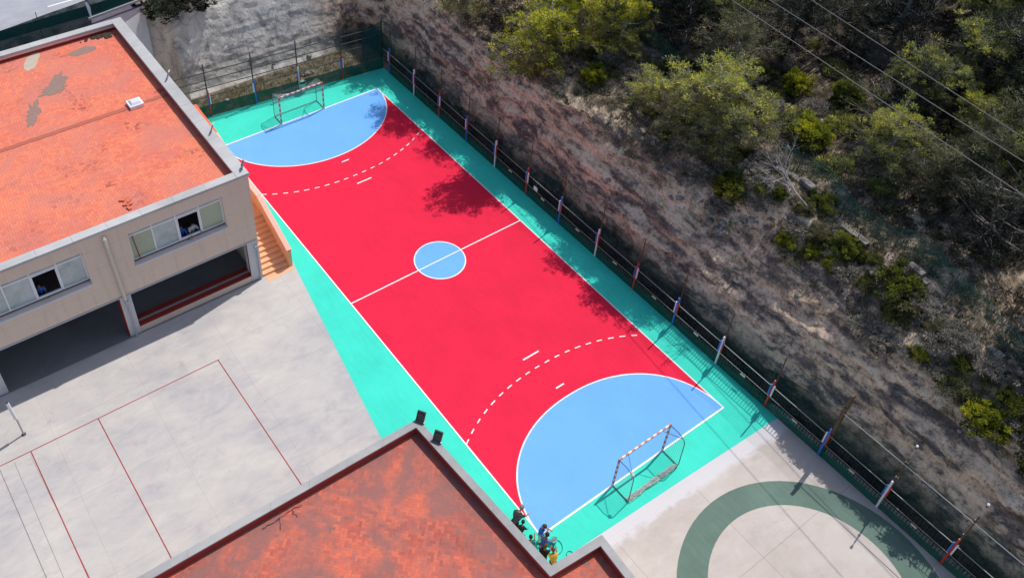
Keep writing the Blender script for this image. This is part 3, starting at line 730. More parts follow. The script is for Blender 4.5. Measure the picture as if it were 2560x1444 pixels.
goal((0, -L, .018), 0, 'handball goal at the near end, its net fallen to the ground', True)
goal((0, L, .018), R_(180), 'handball goal at the far end by the bin, its net sagging', False)

# ------------------------------------------------------------------ perimeter fence along the rock face
XF = 7.32; PY = [16.5, 13.48, 10.55, 7.55, 4.62, 1.58, -1.4, -4.5, -7.5, -10.42, -13.4, -16.5, -19.63, -22.75, -25.86, -28.95, -32.0]
pf = thing('perimeter_fence', (XF, -6, 0), 'long fence below the rock face with tricolour posts, green sheet and netting', 'fence')
cy_c = ['pblue', 'pwhite', 'pred']; le_c = ['pwhite', 'pblue', 'pblue']; ri_c = ['pred', 'pred', 'pwhite']
for i, y in enumerate(PY):
    k = i % 3; P_ = MB(); P_.box(XF-.045, y-.045, 0, XF+.045, y+.045, 2.03)
    po = P_.build('post', M[cy_c[k]], pf); po['label'] = {'pblue': 'blue painted post', 'pwhite': 'white painted post', 'pred': 'red painted post'}[cy_c[k]]
    MB().box(XF-.075, y+.052, .98, XF-.01, y+.115, 1.72).build('guard_bar', M[le_c[k]], po); MB().box(XF-.075, y-.115, .98, XF-.01, y-.052, 1.72).build('guard_bar', M[ri_c[k]], po)
    MB().tube((XF+.06, y-.03, 0), (XF+.06, y-.03, 3.78), .03, n=6).build('net_pole', M['netpole'], pf)
    if i < len(PY)-1:
        y2 = PY[i+1]; m = MB(); nb = 20
        for q in range(1, nb): yy = y+(y2-y)*q/nb; m.box(XF+.02, yy-.014, .1, XF+.036, yy+.014, 1.545)
        m.build('bar_panel', M['darkbar'], pf)
        m = MB(); ns = 8; rw = []
        for q in range(ns+1):
            yy = y-.05+(y2-y+.1)*q/ns; rw.append((yy, .44+.05*math.sin(math.pi*q/ns)+.12*fr(Vector((yy*.9, 0, 0)))))
        for (ya, za), (yb, zb) in zip(rw[:-1], rw[1:]): m.poly([(XF-.012, ya, .01), (XF-.012, yb, .01), (XF-.012, yb, zb), (XF-.012, ya, za)])
        m.build('shade_sheet', M['sheet'], pf)
        m = MB()
        for (ya, za), (yb, zb) in zip(rw[:-1], rw[1:]): m.poly([(XF-.012, ya, za+.003), (XF-.012, yb, zb+.003), (XF-.012, yb, .868), (XF-.012, ya, .868)])
        m.build('shade_net', M['sheetnet'], pf)
        if y < 6: MB().box(XF-.05, (y+y2)/2-.14, .70, XF-.02, (y+y2)/2+.14, .79).build('tag', M['cream'], pf)
MB().box(XF-.02, PY[-1], 1.555, XF+.008, 17.3, 1.58).build('upper_rail', M['rail'], pf)
MB().box(XF-.04, PY[-1], .87, XF-.02, 17.3, .895).build('lower_rail', M['rail'], pf)
m = MB(); yy = PY[0]+.8
nt_ = [17.3]+PY
for a, b in zip(nt_[:-1], nt_[1:]):
    for q in range(4):
        u, v = a+(b-a)*q/4, a+(b-a)*(q+1)/4; m.poly([(XF+.1, u, .9), (XF+.1, v, .9), (XF+.1+.02*math.sin(v*2), v, 3.72-.1*math.sin(math.pi*(q+1)/4)), (XF+.1+.02*math.sin(u*2), u, 3.72-.1*math.sin(math.pi*q/4))])
m.build('netting', M['net'], pf)
MB().tube((XF+.02, -19.75, 3.32), (XF+.02, -32, 3.34), .019, n=7).build('top_rail', M['rail'], pf)
tp = MB().bar((XF+.16, -19.72, 0), (XF+.16, -19.72, 4.5), .24, .12, up=(0, 1, 0)).box(XF+.0, -19.84, 3.6, XF+.09, -19.6, 3.7)
tag(tp.build('timber_pole', M['timber']), 'thick brown timber pole rising behind a blue fence post', 'pole')
def lamp(y, label):
    t = thing('lamp_post', (XF+.2, y, 0), label, 'lamp post', 'thin lamp posts in the fence beside the playground')
    MB().tube((0,0,0), (0,0,4.35), .032, .02, 8).build('pole', M['galv'], t, local=True)
    MB().tube((0,0,2.05), (0,0,2.2), .06, n=8).tube((0,0,3.2), (0,0,3.34), .055, n=8).build('clamp', M['dark'], t, local=True)
    MB().ball((0,0,4.5), .06, 1, 1, 1.1, 12, 8).build('lamp_globe', M['white'], t, smooth=True, local=True)
    MB().tube((0,0,4.34), (0,0,4.43), .05, n=8).build('collar', M['dark'], t, local=True)
lamp(-22.75, 'slender lamp post with white globe behind the white fence post'); lamp(-25.86, 'slender lamp post with white globe behind the bright red fence post')
sg = thing('notice_sign', (XF-.06, .74, 1.0), 'small blank white notice hung on the fence below the rock face', 'sign')
MB().box(XF-.075, .58, .96, XF-.06, .90, 1.24).build('plate', M['white'], sg); MB().box(XF-.058, .72, 1.0, XF-.03, .76, 1.6).build('strap', M['dark'], sg)

# far fence
ff = thing('far_fence', (0, 18.4, 0), 'far end fence of tall dark poles, thin rails and green sheet behind the goal', 'fence')
fy_ = lambda x: 18.22+(7.3-x)*.036*1.0-.22*0
def FY(x): return 17.3+(7.3-x)*.11
FX = [4.24, 1.16, -1.86, -4.87, -7.6]
for i, x in enumerate([7.25]+FX):
    y = FY(x); k = (i+1) % 3; kk = ['pblue', 'pwhite', 'pred'][(i+2) % 3]
    if i:
        po = MB().box(x-.045, y-.045, 0, x+.045, y+.045, 1.95).build('post', M[['pblue', 'pred', 'pwhite', 'pblue', 'pred', 'pwhite'][i]], ff)
        MB().box(x-.115, y-.07, .95, x-.052, y-.01, 1.65).build('guard_bar', M[['pblue', 'pblue', 'pblue', 'pwhite', 'pblue', 'pred'][i]], po); MB().box(x+.052, y-.07, .95, x+.115, y-.01, 1.65).build('guard_bar', M[['pred', 'pwhite', 'pred', 'pred', 'pwhite', 'pred'][i]], po)
    MB().tube((x, y+.08, 0), (x, y+.08, 3.9), .042, n=7).build('net_pole', M['darkrail'], ff)
for zz in (3.3, 2.72, 2.15, 1.5):
    MB().bar((7.2, FY(7.2)+.05, zz), (-7.6, FY(-7.6)+.05, zz), .04, .045).build('rail', M['darkrail'], ff)
ed = [7.3]+FX
for a, b in zip(ed[:-1], ed[1:]):
    m = MB()
    for q in range(6):
        u, v = a+(b-a)*q/6, a+(b-a)*(q+1)/6; m.poly([(u, FY(u)-.03, .01), (v, FY(v)-.03, .01), (v, FY(v)-.03, .92-.04*math.sin(math.pi*(q+1)/6)), (u, FY(u)-.03, .92-.04*math.sin(math.pi*q/6))])
    m.build('shade_sheet', M['sheet'], ff)
m = MB(); m.poly([(7.3, FY(7.3)+.12, .9), (-7.6, FY(-7.6)+.12, .9), (-7.6, FY(-7.6)+.12, 3.8), (7.3, FY(7.3)+.12, 3.7)]); m.build('netting', M['net'], ff)
# corner where the two fences meet
m = MB(); m.poly([(XF+.1, 15.9, .9), (XF+.1, 17.35, .9), (XF+.1, 17.35, 3.75), (XF+.1, 15.9, 3.7)]); m.build('corner_netting', M['net2'], pf)

m = MB(); m.poly([(7.3, FY(7.3)+.02, .9), (5.75, FY(5.75)+.02, .9), (5.75, FY(5.75)+.02, 3.4), (7.3, FY(7.3)+.02, 3.75)]); m.build('corner_netting', M['net3'], ff)
# litter bin
bn = thing('litter_bin', (1.28, 17.72, 0), 'pale green plastic litter bin on a white fence post behind the far goal', 'bin')
m = MB(); nn = 14; prof_ = [(.155, .06), (.2, .72), (.235, .74), (.235, .82)]
for (r0, z0), (r1, z1_) in zip(prof_[:-1], prof_[1:]): m.tube((0,0,z0), (0,0,z1_), r0, r1, nn, cap=False)
m.tube((0,0,.05), (0,0,.06), .155, n=nn); m.build('bucket', M['bin'], bn, local=True)
MB().tube((0,0,.70), (0,0,.74), .19, n=nn).build('bag', M['bindark'], bn, local=True)
m = MB()
for i in range(9):
    a, b = math.pi*i/9, math.pi*(i+1)/9; m.tube((.235*math.cos(a), .235*math.sin(a), .83), (.235*math.cos(b), .235*math.sin(b), .83), .03, n=6)
m.ball((0, .1, .86), .2, 1, .7, .35, 12, 6); m.build('hood', M['bin'], bn, local=True)

# ------------------------------------------------------------------ road level behind the school
rd = MB().poly([(-70, 23.6, 6.42), (-2, 24.9, 6.42), (-2, 60, 6.42), (-70, 60, 6.42)]); struct('road', rd, M['road'])
rl = MB(); rl.poly([(-11.35, 25.82, 6.426), (-9.5, 25.86, 6.426), (-9.5, 25.98, 6.426), (-11.35, 25.94, 6.426)])
rl.poly([(-16.0, 27.6, 6.426), (-13.7, 27.7, 6.426), (-13.7, 27.82, 6.426), (-16.0, 27.72, 6.426)]); rl.poly([(-7.4, 25.9, 6.426), (-5.4, 25.95, 6.426), (-5.4, 26.07, 6.426), (-7.4, 26.02, 6.426)]); struct('road_lines', rl, M['line'])
rw = thing('retaining_wall', (-12, 22.6, 0), 'pale grey concrete retaining wall behind the school roof corner', 'wall')
m = MB(); q = [(-10.7, 20.93), (-6.45, 23.22), (-6.2, 23.0), (-6.02, 24.6)]
wq = [(-10.7, 20.95), (-6.42, 23.2), (-5.95, 24.3), (-10.7, 24.3)]
for a_, b_ in zip(wq[:-1], wq[1:]): m.poly([(*a_, 0), (*b_, 0), (*b_, 5.98), (*a_, 5.98)])
m.build('wall', M['block'], rw)
MB().poly([(-60, 20.95, 5.98), (-10.7, 20.95, 5.98), (-6.42, 23.2, 5.98), (-5.95, 24.3, 5.98), (-60, 24.3, 5.98)]).build('ledge', M['ledge'], rw)
def RF(x): return 23.3+(x+9.7)*.15 if x > -9.7 else 23.3+(x+9.7)*.15
rf = thing('road_fence', (-10, 23.3, 6.2), 'road fence covered with dark green sheeting behind the school', 'fence')
MB().bar((-9.75, RF(-9.75)-.02, 6.4), (-2, RF(-2)-.02, 6.4), .16, .14).build('coping', M['coping'], rf)
m = MB(); x = -40.
while x < -2.2:
    x2 = min(x+.8, -2.); zb = 6.47 if x > -9.7 else 6.0; m.poly([(x, RF(x), zb), (x2, RF(x2), zb), (x2, RF(x2), 7.62+.05*fr(Vector((x2*.7, 0, 0)))), (x, RF(x), 7.62+.05*fr(Vector((x*.7, 0, 0))))]); x = x2
m.build('sheeting', M['sheetroad'], rf)
for x in (-24.6, -21.6, -18.6, -15.6, -12.6, -9.6, -6.6, -3.6): MB().tube((x, RF(x)+.04, 6.42), (x, RF(x)+.04, 7.95 if x == -12.6 else 7.66), .022, n=6).build('post', M['dark'], rf)
MB().poly([(-9.62, RF(-9.62)-.03, 6.5), (-9.52, RF(-9.52)-.03, 6.5), (-9.47, RF(-9.47)-.03, 7.1), (-9.6, RF(-9.6)-.03, 7.5), (-9.72, RF(-9.72)-.03, 7.5), (-9.66, RF(-9.66)-.03, 6.9)]).build('torn_strip', M['white'], rf)

# ------------------------------------------------------------------ fence and kerb on the hillside
hf_pts = [(17.2, 12), (16.3, 6), (15.7, 2.3), (14.9, -2.5), (14.05, -8), (13.6, -12.6), (13.25, -15.5), (12.75, -19.2), (12.4, -24), (12.2, -30)]
def hf_x(y):
    for (xa, ya), (xb, yb) in zip(hf_pts[:-1], hf_pts[1:]):
        if yb <= y <= ya: return xa+(xb-xa)*(ya-y)/(ya-yb)
    return hf_pts[0][0] if y > 0 else hf_pts[-1][0]
hf = thing('hillside_fence', (14, -8, 6.8), 'green netting fence along the top of the rocky slope under the pines', 'fence')
m = MB(); y = 12.
while y > -30:
    y2 = y-.8; a, b = hf_x(y)+.25, hf_x(y2)+.25; m.poly([(a, y, hz(a, y)-.05), (b, y2, hz(b, y2)-.05), (b, y2, hz(b, y2)+1.5), (a, y, hz(a, y)+1.5)]); y = y2
m.build('netting', M['net2'], hf)
for i in range(14):
    y = 10.5-3*i; x = hf_x(y)+.25; MB().tube((x, y, hz(x, y)-.1), (x, y, hz(x, y)+1.55), .025, n=6).build('post', M['dark'], hf)
kb = thing('stone_kerb', (13.4, -14, 6.8), 'broken pale stone kerb at the foot of the hillside fence', 'kerb')
rnd = random.Random(9); y = 8.
while y > -29:
    ln_ = rnd.uniform(.3, .9)
    if rnd.random() < .5 or -15 < y < -12.4:
        x = hf_x(y-ln_/2)-.15; ax = Vector((hf_x(y-ln_)-hf_x(y), -ln_, 0)).normalized(); sd = Vector((ax.y, -ax.x, 0))
        m = MB(); m.obox(Vector((x, y-ln_/2, hz(x, y-ln_/2)+.1)), ax*(ln_/2-.015), sd*rnd.uniform(.11, .2), Vector((rnd.uniform(-.03, .03), rnd.uniform(-.02, .02), rnd.uniform(.1, .17)))); m.build('kerb_stone', M['stone'], kb)
    y -= ln_

# rocks
def rockmesh(seed, n=3):
    m = MB(); m.ball((0,0,0), 1, 1, .8, .62, 11, 8)
    m.v = [tuple(Vector(v)*(1+.42*fr(Vector(v)*1.1+Vector((seed*5, 0, 0)), 4))) for v in m.v]; return m
RK = [rockmesh(i).mesh('boulder', M['stone']) for i in range(4)]
rks = []
for (cx, cy, n, sp, sz) in ((10.75, -9.75, 12, .55, .2), (11.2, -10.8, 6, .6, .14), (10.5, -14.2, 3, .4, .16), (11.6, -19.5, 7, 1.0, .14), (10.9, -16.6, 6, .8, .13), (10.2, -2.5, 6, 1.2, .15), (10.6, 3.0, 5, 1.2, .16), (10.4, -6.6, 6, .9, .15), (-5.4, 19.9, 9, .5, .22), (-3, 20.2, 5, 1.2, .14), (2.4, 19.6, 9, 1.2, .16), (10.3, -22, 6, .9, .13)):
    for i in range(n):
        x, y = cx+rnd.gauss(0, sp*.6), cy+rnd.gauss(0, sp); s = sz*rnd.uniform(.5, 1.5)
        if y > 17 and y < 19.3: y = 19.5
        zz = hz(x, y) if (x > 8 or y > 20.9) else 0
        rks.append((x, y, zz, s))
WHERE = lambda x, y: ('at the foot of the grey rock wall behind the far goal' if y > 17 else 'on the crest of the rock face beside the kerb')
for i, (x, y, zz, s) in enumerate(rks):
    o = bpy.data.objects.new('boulder', RK[i % 4]); C.objects.link(o); o.location = (x, y, zz+s*.25); o.scale = (s*rnd.uniform(.8, 1.3), s*rnd.uniform(.8, 1.3), s); o.rotation_euler = (rnd.uniform(-.3, .3), rnd.uniform(-.3, .3), rnd.uniform(0, 6))
    tag(o, 'loose pale stone lying '+WHERE(x, y), 'stone', 'loose stones '+('below the grey wall' if y > 17 else 'on the crest'))

# ------------------------------------------------------------------ plants
def crown_mesh(name, mat, seed, kind):
    """thousands of leaf faces gathered in tufts round the branch ends"""
    rnd = random.Random(seed); m = MB(); m.col = []; limbs = MB(); tufts = []
    if kind == 'pine':
        H, Rr = 5.0, 2.0; nb = 38
        lean = Vector((rnd.uniform(-.25, .25), rnd.uniform(-.25, .25), 1))
        top = lean*H*.93; limbs.tube((0,0,-.3), top*.5, .13, .085, 7).tube(top*.5, top, .085, .02, 6)
        for b in range(nb):
            u = rnd.uniform(.14, 1.0); a = rnd.uniform(0, 6.28); ln = Rr*(1.2-.8*u)*rnd.uniform(.45, 1.3)+.25
            o = top*u; e = o+Vector((math.cos(a)*ln, math.sin(a)*ln, rnd.uniform(.1, .6)*ln*.8)); mid = o.lerp(e, .5)+Vector((0,0,-.08*ln))
            limbs.tube(o, mid, .042, .028, 5, cap=False).tube(mid, e, .028, .011, 5, cap=False)
            for k in range(rnd.randint(9, 16)):
                q = mid.lerp(e, rnd.uniform(-.35, 1.1))+Vector((rnd.gauss(0,.26), rnd.gauss(0,.26), rnd.gauss(.05,.17))); tufts.append((q, rnd.uniform(.10, .24), u, o))
                limbs.tube(mid.lerp(e, .4), q, .009, .005, 4, cap=False)
        per, lw, ll = 36, .014, .11; soft = True
    elif kind == 'bush':
        for k in range(95):
            a = rnd.uniform(0, 6.28); u = rnd.random()**.5; z = rnd.uniform(.1, 1.0); r = math.sqrt(max(.02, 1-(z-.25)**2*1.1))*u
            q = Vector((math.cos(a)*r, math.sin(a)*r, z*.95)); q *= 1+.35*fr(q*1.7+Vector((seed, 0, 0)), 3)
            tufts.append((q, rnd.uniform(.12, .24), z, Vector((0,0,.2))))
            if k % 3 == 0: limbs.tube((0,0,-.1), q, .016, .006, 4, cap=False)
        per, lw, ll = 60, .03, .085
    else:   # dry twiggy shrub
        for k in range(90):
            a = rnd.uniform(0, 6.28); u = rnd.random()**.6; q = Vector((math.cos(a)*u, math.sin(a)*u, rnd.uniform(.15, .75)*(1.1-u*.5))); tufts.append((q, rnd.uniform(.1, .22), q.z, Vector((0,0,.1))))
            limbs.tube((0,0,-.1), q, .014, .006, 4, cap=False)
        per, lw, ll = 24, .018, .16
    for (c, r, u, o) in tufts:
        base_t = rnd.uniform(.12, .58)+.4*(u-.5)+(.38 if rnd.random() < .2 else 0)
        outw = (c-o).normalized() if (c-o).length > .01 else Vector((0,0,1))
        for k in range(per):
            d_ = Vector((rnd.gauss(0,1), rnd.gauss(0,1), rnd.gauss(0,1))).normalized(); p = c+Vector((d_.x, d_.y, d_.z*.75))*r*rnd.random()**.4
            ax = (d_*.8+outw*(.15 if kind == 'pine' else .5)+Vector((0,0,.3))).normalized(); sd = ax.cross(Vector((rnd.gauss(0,1), rnd.gauss(0,1), rnd.gauss(0,1)))).normalized()
            l_, w_ = ll*rnd.uniform(.6, 1.3), lw*rnd.uniform(.7, 1.4)
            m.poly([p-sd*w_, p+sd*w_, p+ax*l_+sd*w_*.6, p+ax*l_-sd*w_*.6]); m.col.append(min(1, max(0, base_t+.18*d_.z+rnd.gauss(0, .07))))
    return m.mesh('crown', mat), limbs
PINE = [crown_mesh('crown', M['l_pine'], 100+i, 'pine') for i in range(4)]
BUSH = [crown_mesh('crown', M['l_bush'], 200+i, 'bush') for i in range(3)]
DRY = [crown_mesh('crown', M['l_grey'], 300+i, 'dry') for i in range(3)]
LIMB = {}
def plant(kind, i, x, y, s, sz, mat, label, cat, name, group=None, z=None, rz=None):
    src = dict(pine=PINE, bush=BUSH, dry=DRY)[kind]; cm, lm = src[i % len(src)]
    key = (kind, i % len(src), mat)
    if key not in LIMB:
        c2 = cm.copy(); c2.materials[0] = M[mat]; LIMB[key] = (c2, lm.mesh('trunk', M['bark' if kind != 'dry' else 'deadwood']))
    c2, l2 = LIMB[key]; zz = hz(x, y) if z is None else z
    t = thing(name, (x, y, zz-.08), label, cat, group, rnd.uniform(0, 6.28) if rz is None else rz); t.scale = (s, s, sz)
    for nm, me in (('trunk' if kind == 'pine' else 'stems', l2), ('crown', c2)):
        o = bpy.data.objects.new(nm, me); C.objects.link(o); o.parent = t
    return t
# --- individual trees and bushes one can tell apart (positions in metres on the hill)
plant('pine', 0, 13.7, -5.3, 1.3, .95, 'l_pine', 'broad sunlit pale green pine leaning over the rock crest, the largest', 'tree', 'pine_tree')
plant('pine', 1, 12.5, -7.0, 1.05, .8, 'l_pine', 'olive pine crown joined to the right flank of the largest pine', 'tree', 'pine_tree')
plant('pine', 2, 12.3, -3.5, .95, .65, 'l_pine', 'small pale pine on the left flank of the largest pine', 'tree', 'pine_tree')
plant('pine', 1, 9.9, 5.2, 1.35, .95, 'l_ypine', 'yellow green pine cut by the top frame, left of its pair', 'tree', 'pine_tree')
plant('pine', 2, 12.6, 4.2, 1.0, .85, 'l_ypine', 'yellow green pine at the top frame, middle of the bright three', 'tree', 'pine_tree')
plant('pine', 3, 13.9, 2.4, .85, .75, 'l_ypine', 'smallest yellow green pine at the top, right of the bright three', 'tree', 'pine_tree')
plant('pine', 0, 9.9, 12.2, 1.1, .85, 'l_pine', 'pine beyond the far corner whose shadow falls on the far goal area', 'tree', 'pine_tree')
plant('pine', 3, 11.2, 17.4, .9, .9, 'l_pine', 'pine standing above the fence corner beyond the top frame', 'tree', 'pine_tree')
plant('pine', 2, 10.6, 8.8, .8, .85, 'l_dark', 'dark pine above the rock between the bright pines and the corner', 'tree', 'pine_tree')
plant('pine', 3, 20.6, -11.0, 1.0, 1.05, 'l_pine', 'pine with grey bare branches crossed by the power cables', 'tree', 'pine_tree')
plant('pine', 0, 24.2, -13.4, 1.25, 1.15, 'l_pine', 'tall pale pine with bright top near the right frame edge', 'tree', 'pine_tree')
plant('pine', 1, 17.2, -13.4, .85, .75, 'l_pine', 'mid green pine below the lowest power cable', 'tree', 'pine_tree')
plant('pine', 2, 21.5, -15.0, .9, .85, 'l_pine', 'greyish pine between the two cables at the right', 'tree', 'pine_tree')
plant('bush', 0, 12.7, -1.5, .85, .8, 'l_bush', 'dark round bush left of the largest pine above the slope', 'bush', 'bush')
plant('bush', 1, 11.9, 1.9, .8, .8, 'l_yel', 'bright green bush on the slope below the three yellow green pines', 'bush', 'bush')
plant('bush', 2, 11.6, -8.7, .95, .85, 'l_bush', 'dark bush at the foot of the bleached dead tree', 'bush', 'bush')
plant('bush', 0, 19.6, -5.9, .8, 1.0, 'l_yel', 'vivid green round bush beyond the hillside fence, by the lowest cable', 'bush', 'bush')
plant('bush', 1, 16.9, -9.1, 1.1, .9, 'l_yel', 'vivid yellow green bush right of the largest pine crown', 'bush', 'bush')
plant('bush', 2, 20.8, -8.3, .9, 1.2, 'l_bush', 'tall olive bush beside pale dry scrub in the clearing', 'bush', 'bush')
plant('bush', 0, 11.2, -12.7, .5, .65, 'l_yel', 'topmost small yellow bush of the row on the crest', 'bush', 'bush')
plant('bush', 1, 11.5, -13.9, .5, .5, 'l_yel', 'middle small yellow bush of the row on the crest', 'bush', 'bush')
plant('bush', 2, 11.7, -15.0, .55, .5, 'l_yel', 'lower small yellow bush of the row on the crest', 'bush', 'bush')
plant('bush', 0, 11.8, -17.9, 1.0, .85, 'l_bush', 'olive bush against the kerb below the yellow row', 'bush', 'bush')
plant('bush', 1, 10.3, -20.4, .45, .4, 'l_yel', 'small yellow bush low on the crest, right side', 'bush', 'bush')
plant('bush', 2, 10.3, -23.8, 1.0, .85, 'l_yel', 'large green bush on the crest near the right frame edge', 'bush', 'bush')
plant('bush', 1, 10.1, -26.2, .8, .7, 'l_bush', 'dark bush at the lower right frame edge on the crest', 'bush', 'bush')
plant('bush', 0, 9.0, 9.1, .3, .4, 'l_bush', 'tiny dark shrub clinging to the bare rock face', 'bush', 'bush', z=2.3)
plant('bush', 2, -5.5, 22.4, 1.3, .8, 'l_dark', 'dark bush above the grey rock wall, by the retaining wall', 'bush', 'bush', z=5.9)
plant('bush', 1, -3.3, 22.6, 1.4, .7, 'l_dark', 'dark bush above the grey rock wall at the top frame', 'bush', 'bush', z=5.9)
# dead tree
dt = thing('dead_tree', (12.6, -11.2, hz(12.6, -11.2)), 'bleached leafless dead tree with fine grey twigs leaning over the slope', 'tree')
m = MB(); tw = MB(); rd_ = random.Random(8)
def grow(p, d_, l, r, lev, mb_):
    q = p+d_*l; mb_.tube(p, q, r, r*.6, 5, cap=False)
    if lev == 0: return
    for k in range(3 if lev > 1 else 4): grow(p.lerp(q, rd_.uniform(.55, 1)), (d_+Vector((rd_.gauss(0,.45), rd_.gauss(0,.45), rd_.gauss(.05,.3)))).normalized(), l*rd_.uniform(.5, .75), r*.55, lev-1, tw)
grow(Vector((0,-1.6,-.2)), Vector((-.1, .75, .4)).normalized(), 2.0, .05, 4, m)
grow(Vector((0,-.2,-.1)), Vector((-.2, .4, .7)).normalized(), 1.4, .04, 4, m)
m.build('trunk', M['deadwood'], dt, local=True); tw.build('twigs', M['deadwood'], dt, local=True)
# leaning bare trunk at the right edge
bt = thing('leaning_tree', (16.6, -19.4, hz(16.6, -19.4)), 'dark bare leaning trunk with crown cut by the right frame edge', 'tree')
MB().tube((0,0,-.2), (1.6,.5,1.6), .19, .15, 8).tube((1.6,.5,1.6), (3.2,1.1,3.4), .15, .09, 8).tube((1.5,.5,1.5), (2.4,-.6,2.8), .06, .03, 6).tube((2,.7,2.1), (1.4,1.8,3.2), .05, .02, 6).build('trunk', M['bark'], bt, local=True)
o = bpy.data.objects.new('crown', LIMB[('pine', 1, 'l_pine')][0]); C.objects.link(o); o.parent = bt; o.location = (3.2, 1.1, 1.0); o.scale = (1, 1, .8)
# dry scrub on the crest, nothing tells one from another
for i in range(230):
    y = rnd.uniform(-29, 13); x = hf_x(y)-rnd.uniform(.3, 3.6)*rnd.uniform(.5, 1)
    if x < (10.9 if -17 < y < -4 else 9.9): continue
    s = rnd.uniform(.35, .8)
    plant('dry' if rnd.random() < .72 else 'bush', i, x, y, s, s*rnd.uniform(.7, 1), ('l_grey' if rnd.random() < .7 else 'l_grass') if rnd.random() < .72 else 'l_bush', 'low dry grey brown scrub on the crest between rock face and kerb', 'shrub', 'dry_shrub', 'dry scrub along the crest of the rock face')
for i in range(46):
    x, y = rnd.uniform(15.5, 27), 0; y = -8.5-(x-20)*.25+rnd.gauss(0, 3.2); s = rnd.uniform(.5, 1.0)
    plant('dry', i, x, y, s, s*.9, 'l_grey' if rnd.random() < .55 else 'l_pine', 'pale dry scrub in the clearing beyond the hillside fence', 'shrub', 'dry_shrub', 'pale scrub in the clearing beyond the hillside fence')
# the dark wood beyond
pts = []; tries = 0
while len(pts) < 150 and tries < 9000:
    tries += 1; x, y = rnd.uniform(15.6, 58), rnd.uniform(-30, 28)
    if x < hf_x(y)+1.5: continue
    if abs(y+8.2+(x-20)*.25) < 3.0 and x < 26: continue
    if any((x-a)**2+(y-b)**2 < 2.3**2 for a, b in pts): continue
    pts.append((x, y))
for i, (x, y) in enumerate(pts):
    s = rnd.uniform(.9, 1.45); pale = rnd.random() < .10 and x < 40 and y < 0
    if pale: plant('pine', i, x, y, s*.85, s*.8, 'l_pine', 'paler green pine scattered through the dark wood beyond the hillside fence', 'tree', 'pine_tree', 'paler pines in the dark wood')
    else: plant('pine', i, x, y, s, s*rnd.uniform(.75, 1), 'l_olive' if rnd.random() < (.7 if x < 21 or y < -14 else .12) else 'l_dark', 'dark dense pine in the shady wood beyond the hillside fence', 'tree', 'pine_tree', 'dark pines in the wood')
# grass: nobody could count the blades
g = MB(); g.col = []
def tuft(x, y, zz, n, hgt):
    for k in range(n):
        a = rnd.uniform(0, 6.28); p = Vector((x+rnd.gauss(0,.09), y+rnd.gauss(0,.09), zz)); tip = p+Vector((math.cos(a)*hgt*.5, math.sin(a)*hgt*.5, hgt*rnd.uniform(.6, 1.2))); sd = Vector((-math.sin(a), math.cos(a), 0))*.016
        g.poly([p-sd, p+sd, tip]); g.col.append(rnd.uniform(.1, .9))
for i in range(900): x = rnd.uniform(-6.6, 6.8); tuft(x, rnd.uniform(FY(x)+.35, 20.75), -.02, 9, rnd.uniform(.12, .32))
for i in range(1500):
    y = rnd.uniform(-30, 12); x = rnd.uniform(9.7, hf_x(y)+1.5); tuft(x, y, hz(x, y)-.02, 7, rnd.uniform(.12, .34))
for i in range(260): y = rnd.uniform(-30, 17); x = rnd.uniform(7.45, 7.95); tuft(x, y, -.02, 6, rnd.uniform(.1, .3))
for i in range(900):
    y = rnd.uniform(-30, 18); d_ = rnd.uniform(.5, 3.2); p_ = terrain_pt(7.85, y, 1, 0, d_); tuft(p_[0], p_[1], p_[2]-.03, 5, rnd.uniform(.08, .22))
tag(g.build('grass', M['l_grass']), 'sparse dry grass', 'grass', kind='stuff')

# undergrowth carpeting the hill: heath and low scrub nobody could count
ug = MB(); ug.col = []
def heath(x, y, zz, r_, n, t0):
    for k in range(n):
        d_ = Vector((rnd.gauss(0, 1), rnd.gauss(0, 1), abs(rnd.gauss(0, .8)))).normalized(); p = Vector((x, y, zz))+Vector((d_.x*r_, d_.y*r_, d_.z*r_*.75))*rnd.random()**.5
        ax = (d_+Vector((0, 0, .4))).normalized(); sd = ax.cross(Vector((rnd.gauss(0,1), rnd.gauss(0,1), rnd.gauss(0,1)))).normalized(); l_, w_ = rnd.uniform(.08, .2), rnd.uniform(.012, .03)
        ug.poly([p-sd*w_, p+sd*w_, p+ax*l_+sd*w_*.5, p+ax*l_-sd*w_*.5]); ug.col.append(min(1, max(0, t0+.15*d_.z+rnd.gauss(0, .1))))
for i in range(5200):
    y = rnd.uniform(-30, 20); x = rnd.uniform(9.6, 17) if i % 5 < 3 else rnd.uniform(15, 52)
    cl = fr(Vector((x*.45, y*.45, 9)), 4)+(.12 if x < 14 and y > -12 else 0)
    if cl < -.16 and rnd.random() < .75: continue
    zz = hz(x, y)
    if zz < 4.6 or (x < 10.6 and -17 < y < -4): continue
    heath(x, y, zz, rnd.uniform(.18, .5), 20, .42+cl*.5+rnd.gauss(0, .1)-(.3 if x > 21 else 0))
tag(ug.build('undergrowth', M['l_heath']), 'low olive brown scrub and heath', 'undergrowth', kind='stuff')

# power cables
for k, (xa, xb, ya, yb, zz, lab) in enumerate(((13.81, 12.11, -4.43, -20.29, 14, 'lowest of three power cables crossing above the pines'), (15.42, 14.06, -5.44, -19.21, 14, 'middle one of three power cables crossing above the pines'), (17.07, 15.54, -7.37, -18.38, 14, 'highest of three power cables crossing above the pines'))):
    a, b = Vector((xa, ya, zz)), Vector((xb, yb, zz)); dr = (b-a).normalized(); p0, p1 = a-dr*50, b+dr*45; m = MB(); pts_ = []
    for i in range(41):
        u = i/40; p = p0.lerp(p1, u); p.z += .9*((2*u-1)**2)-.02; pts_.append(p)
    m.path(pts_, .016, 6); tag(m.build('power_cable', M['cable']), lab, 'cable', 'power cables over the hillside')

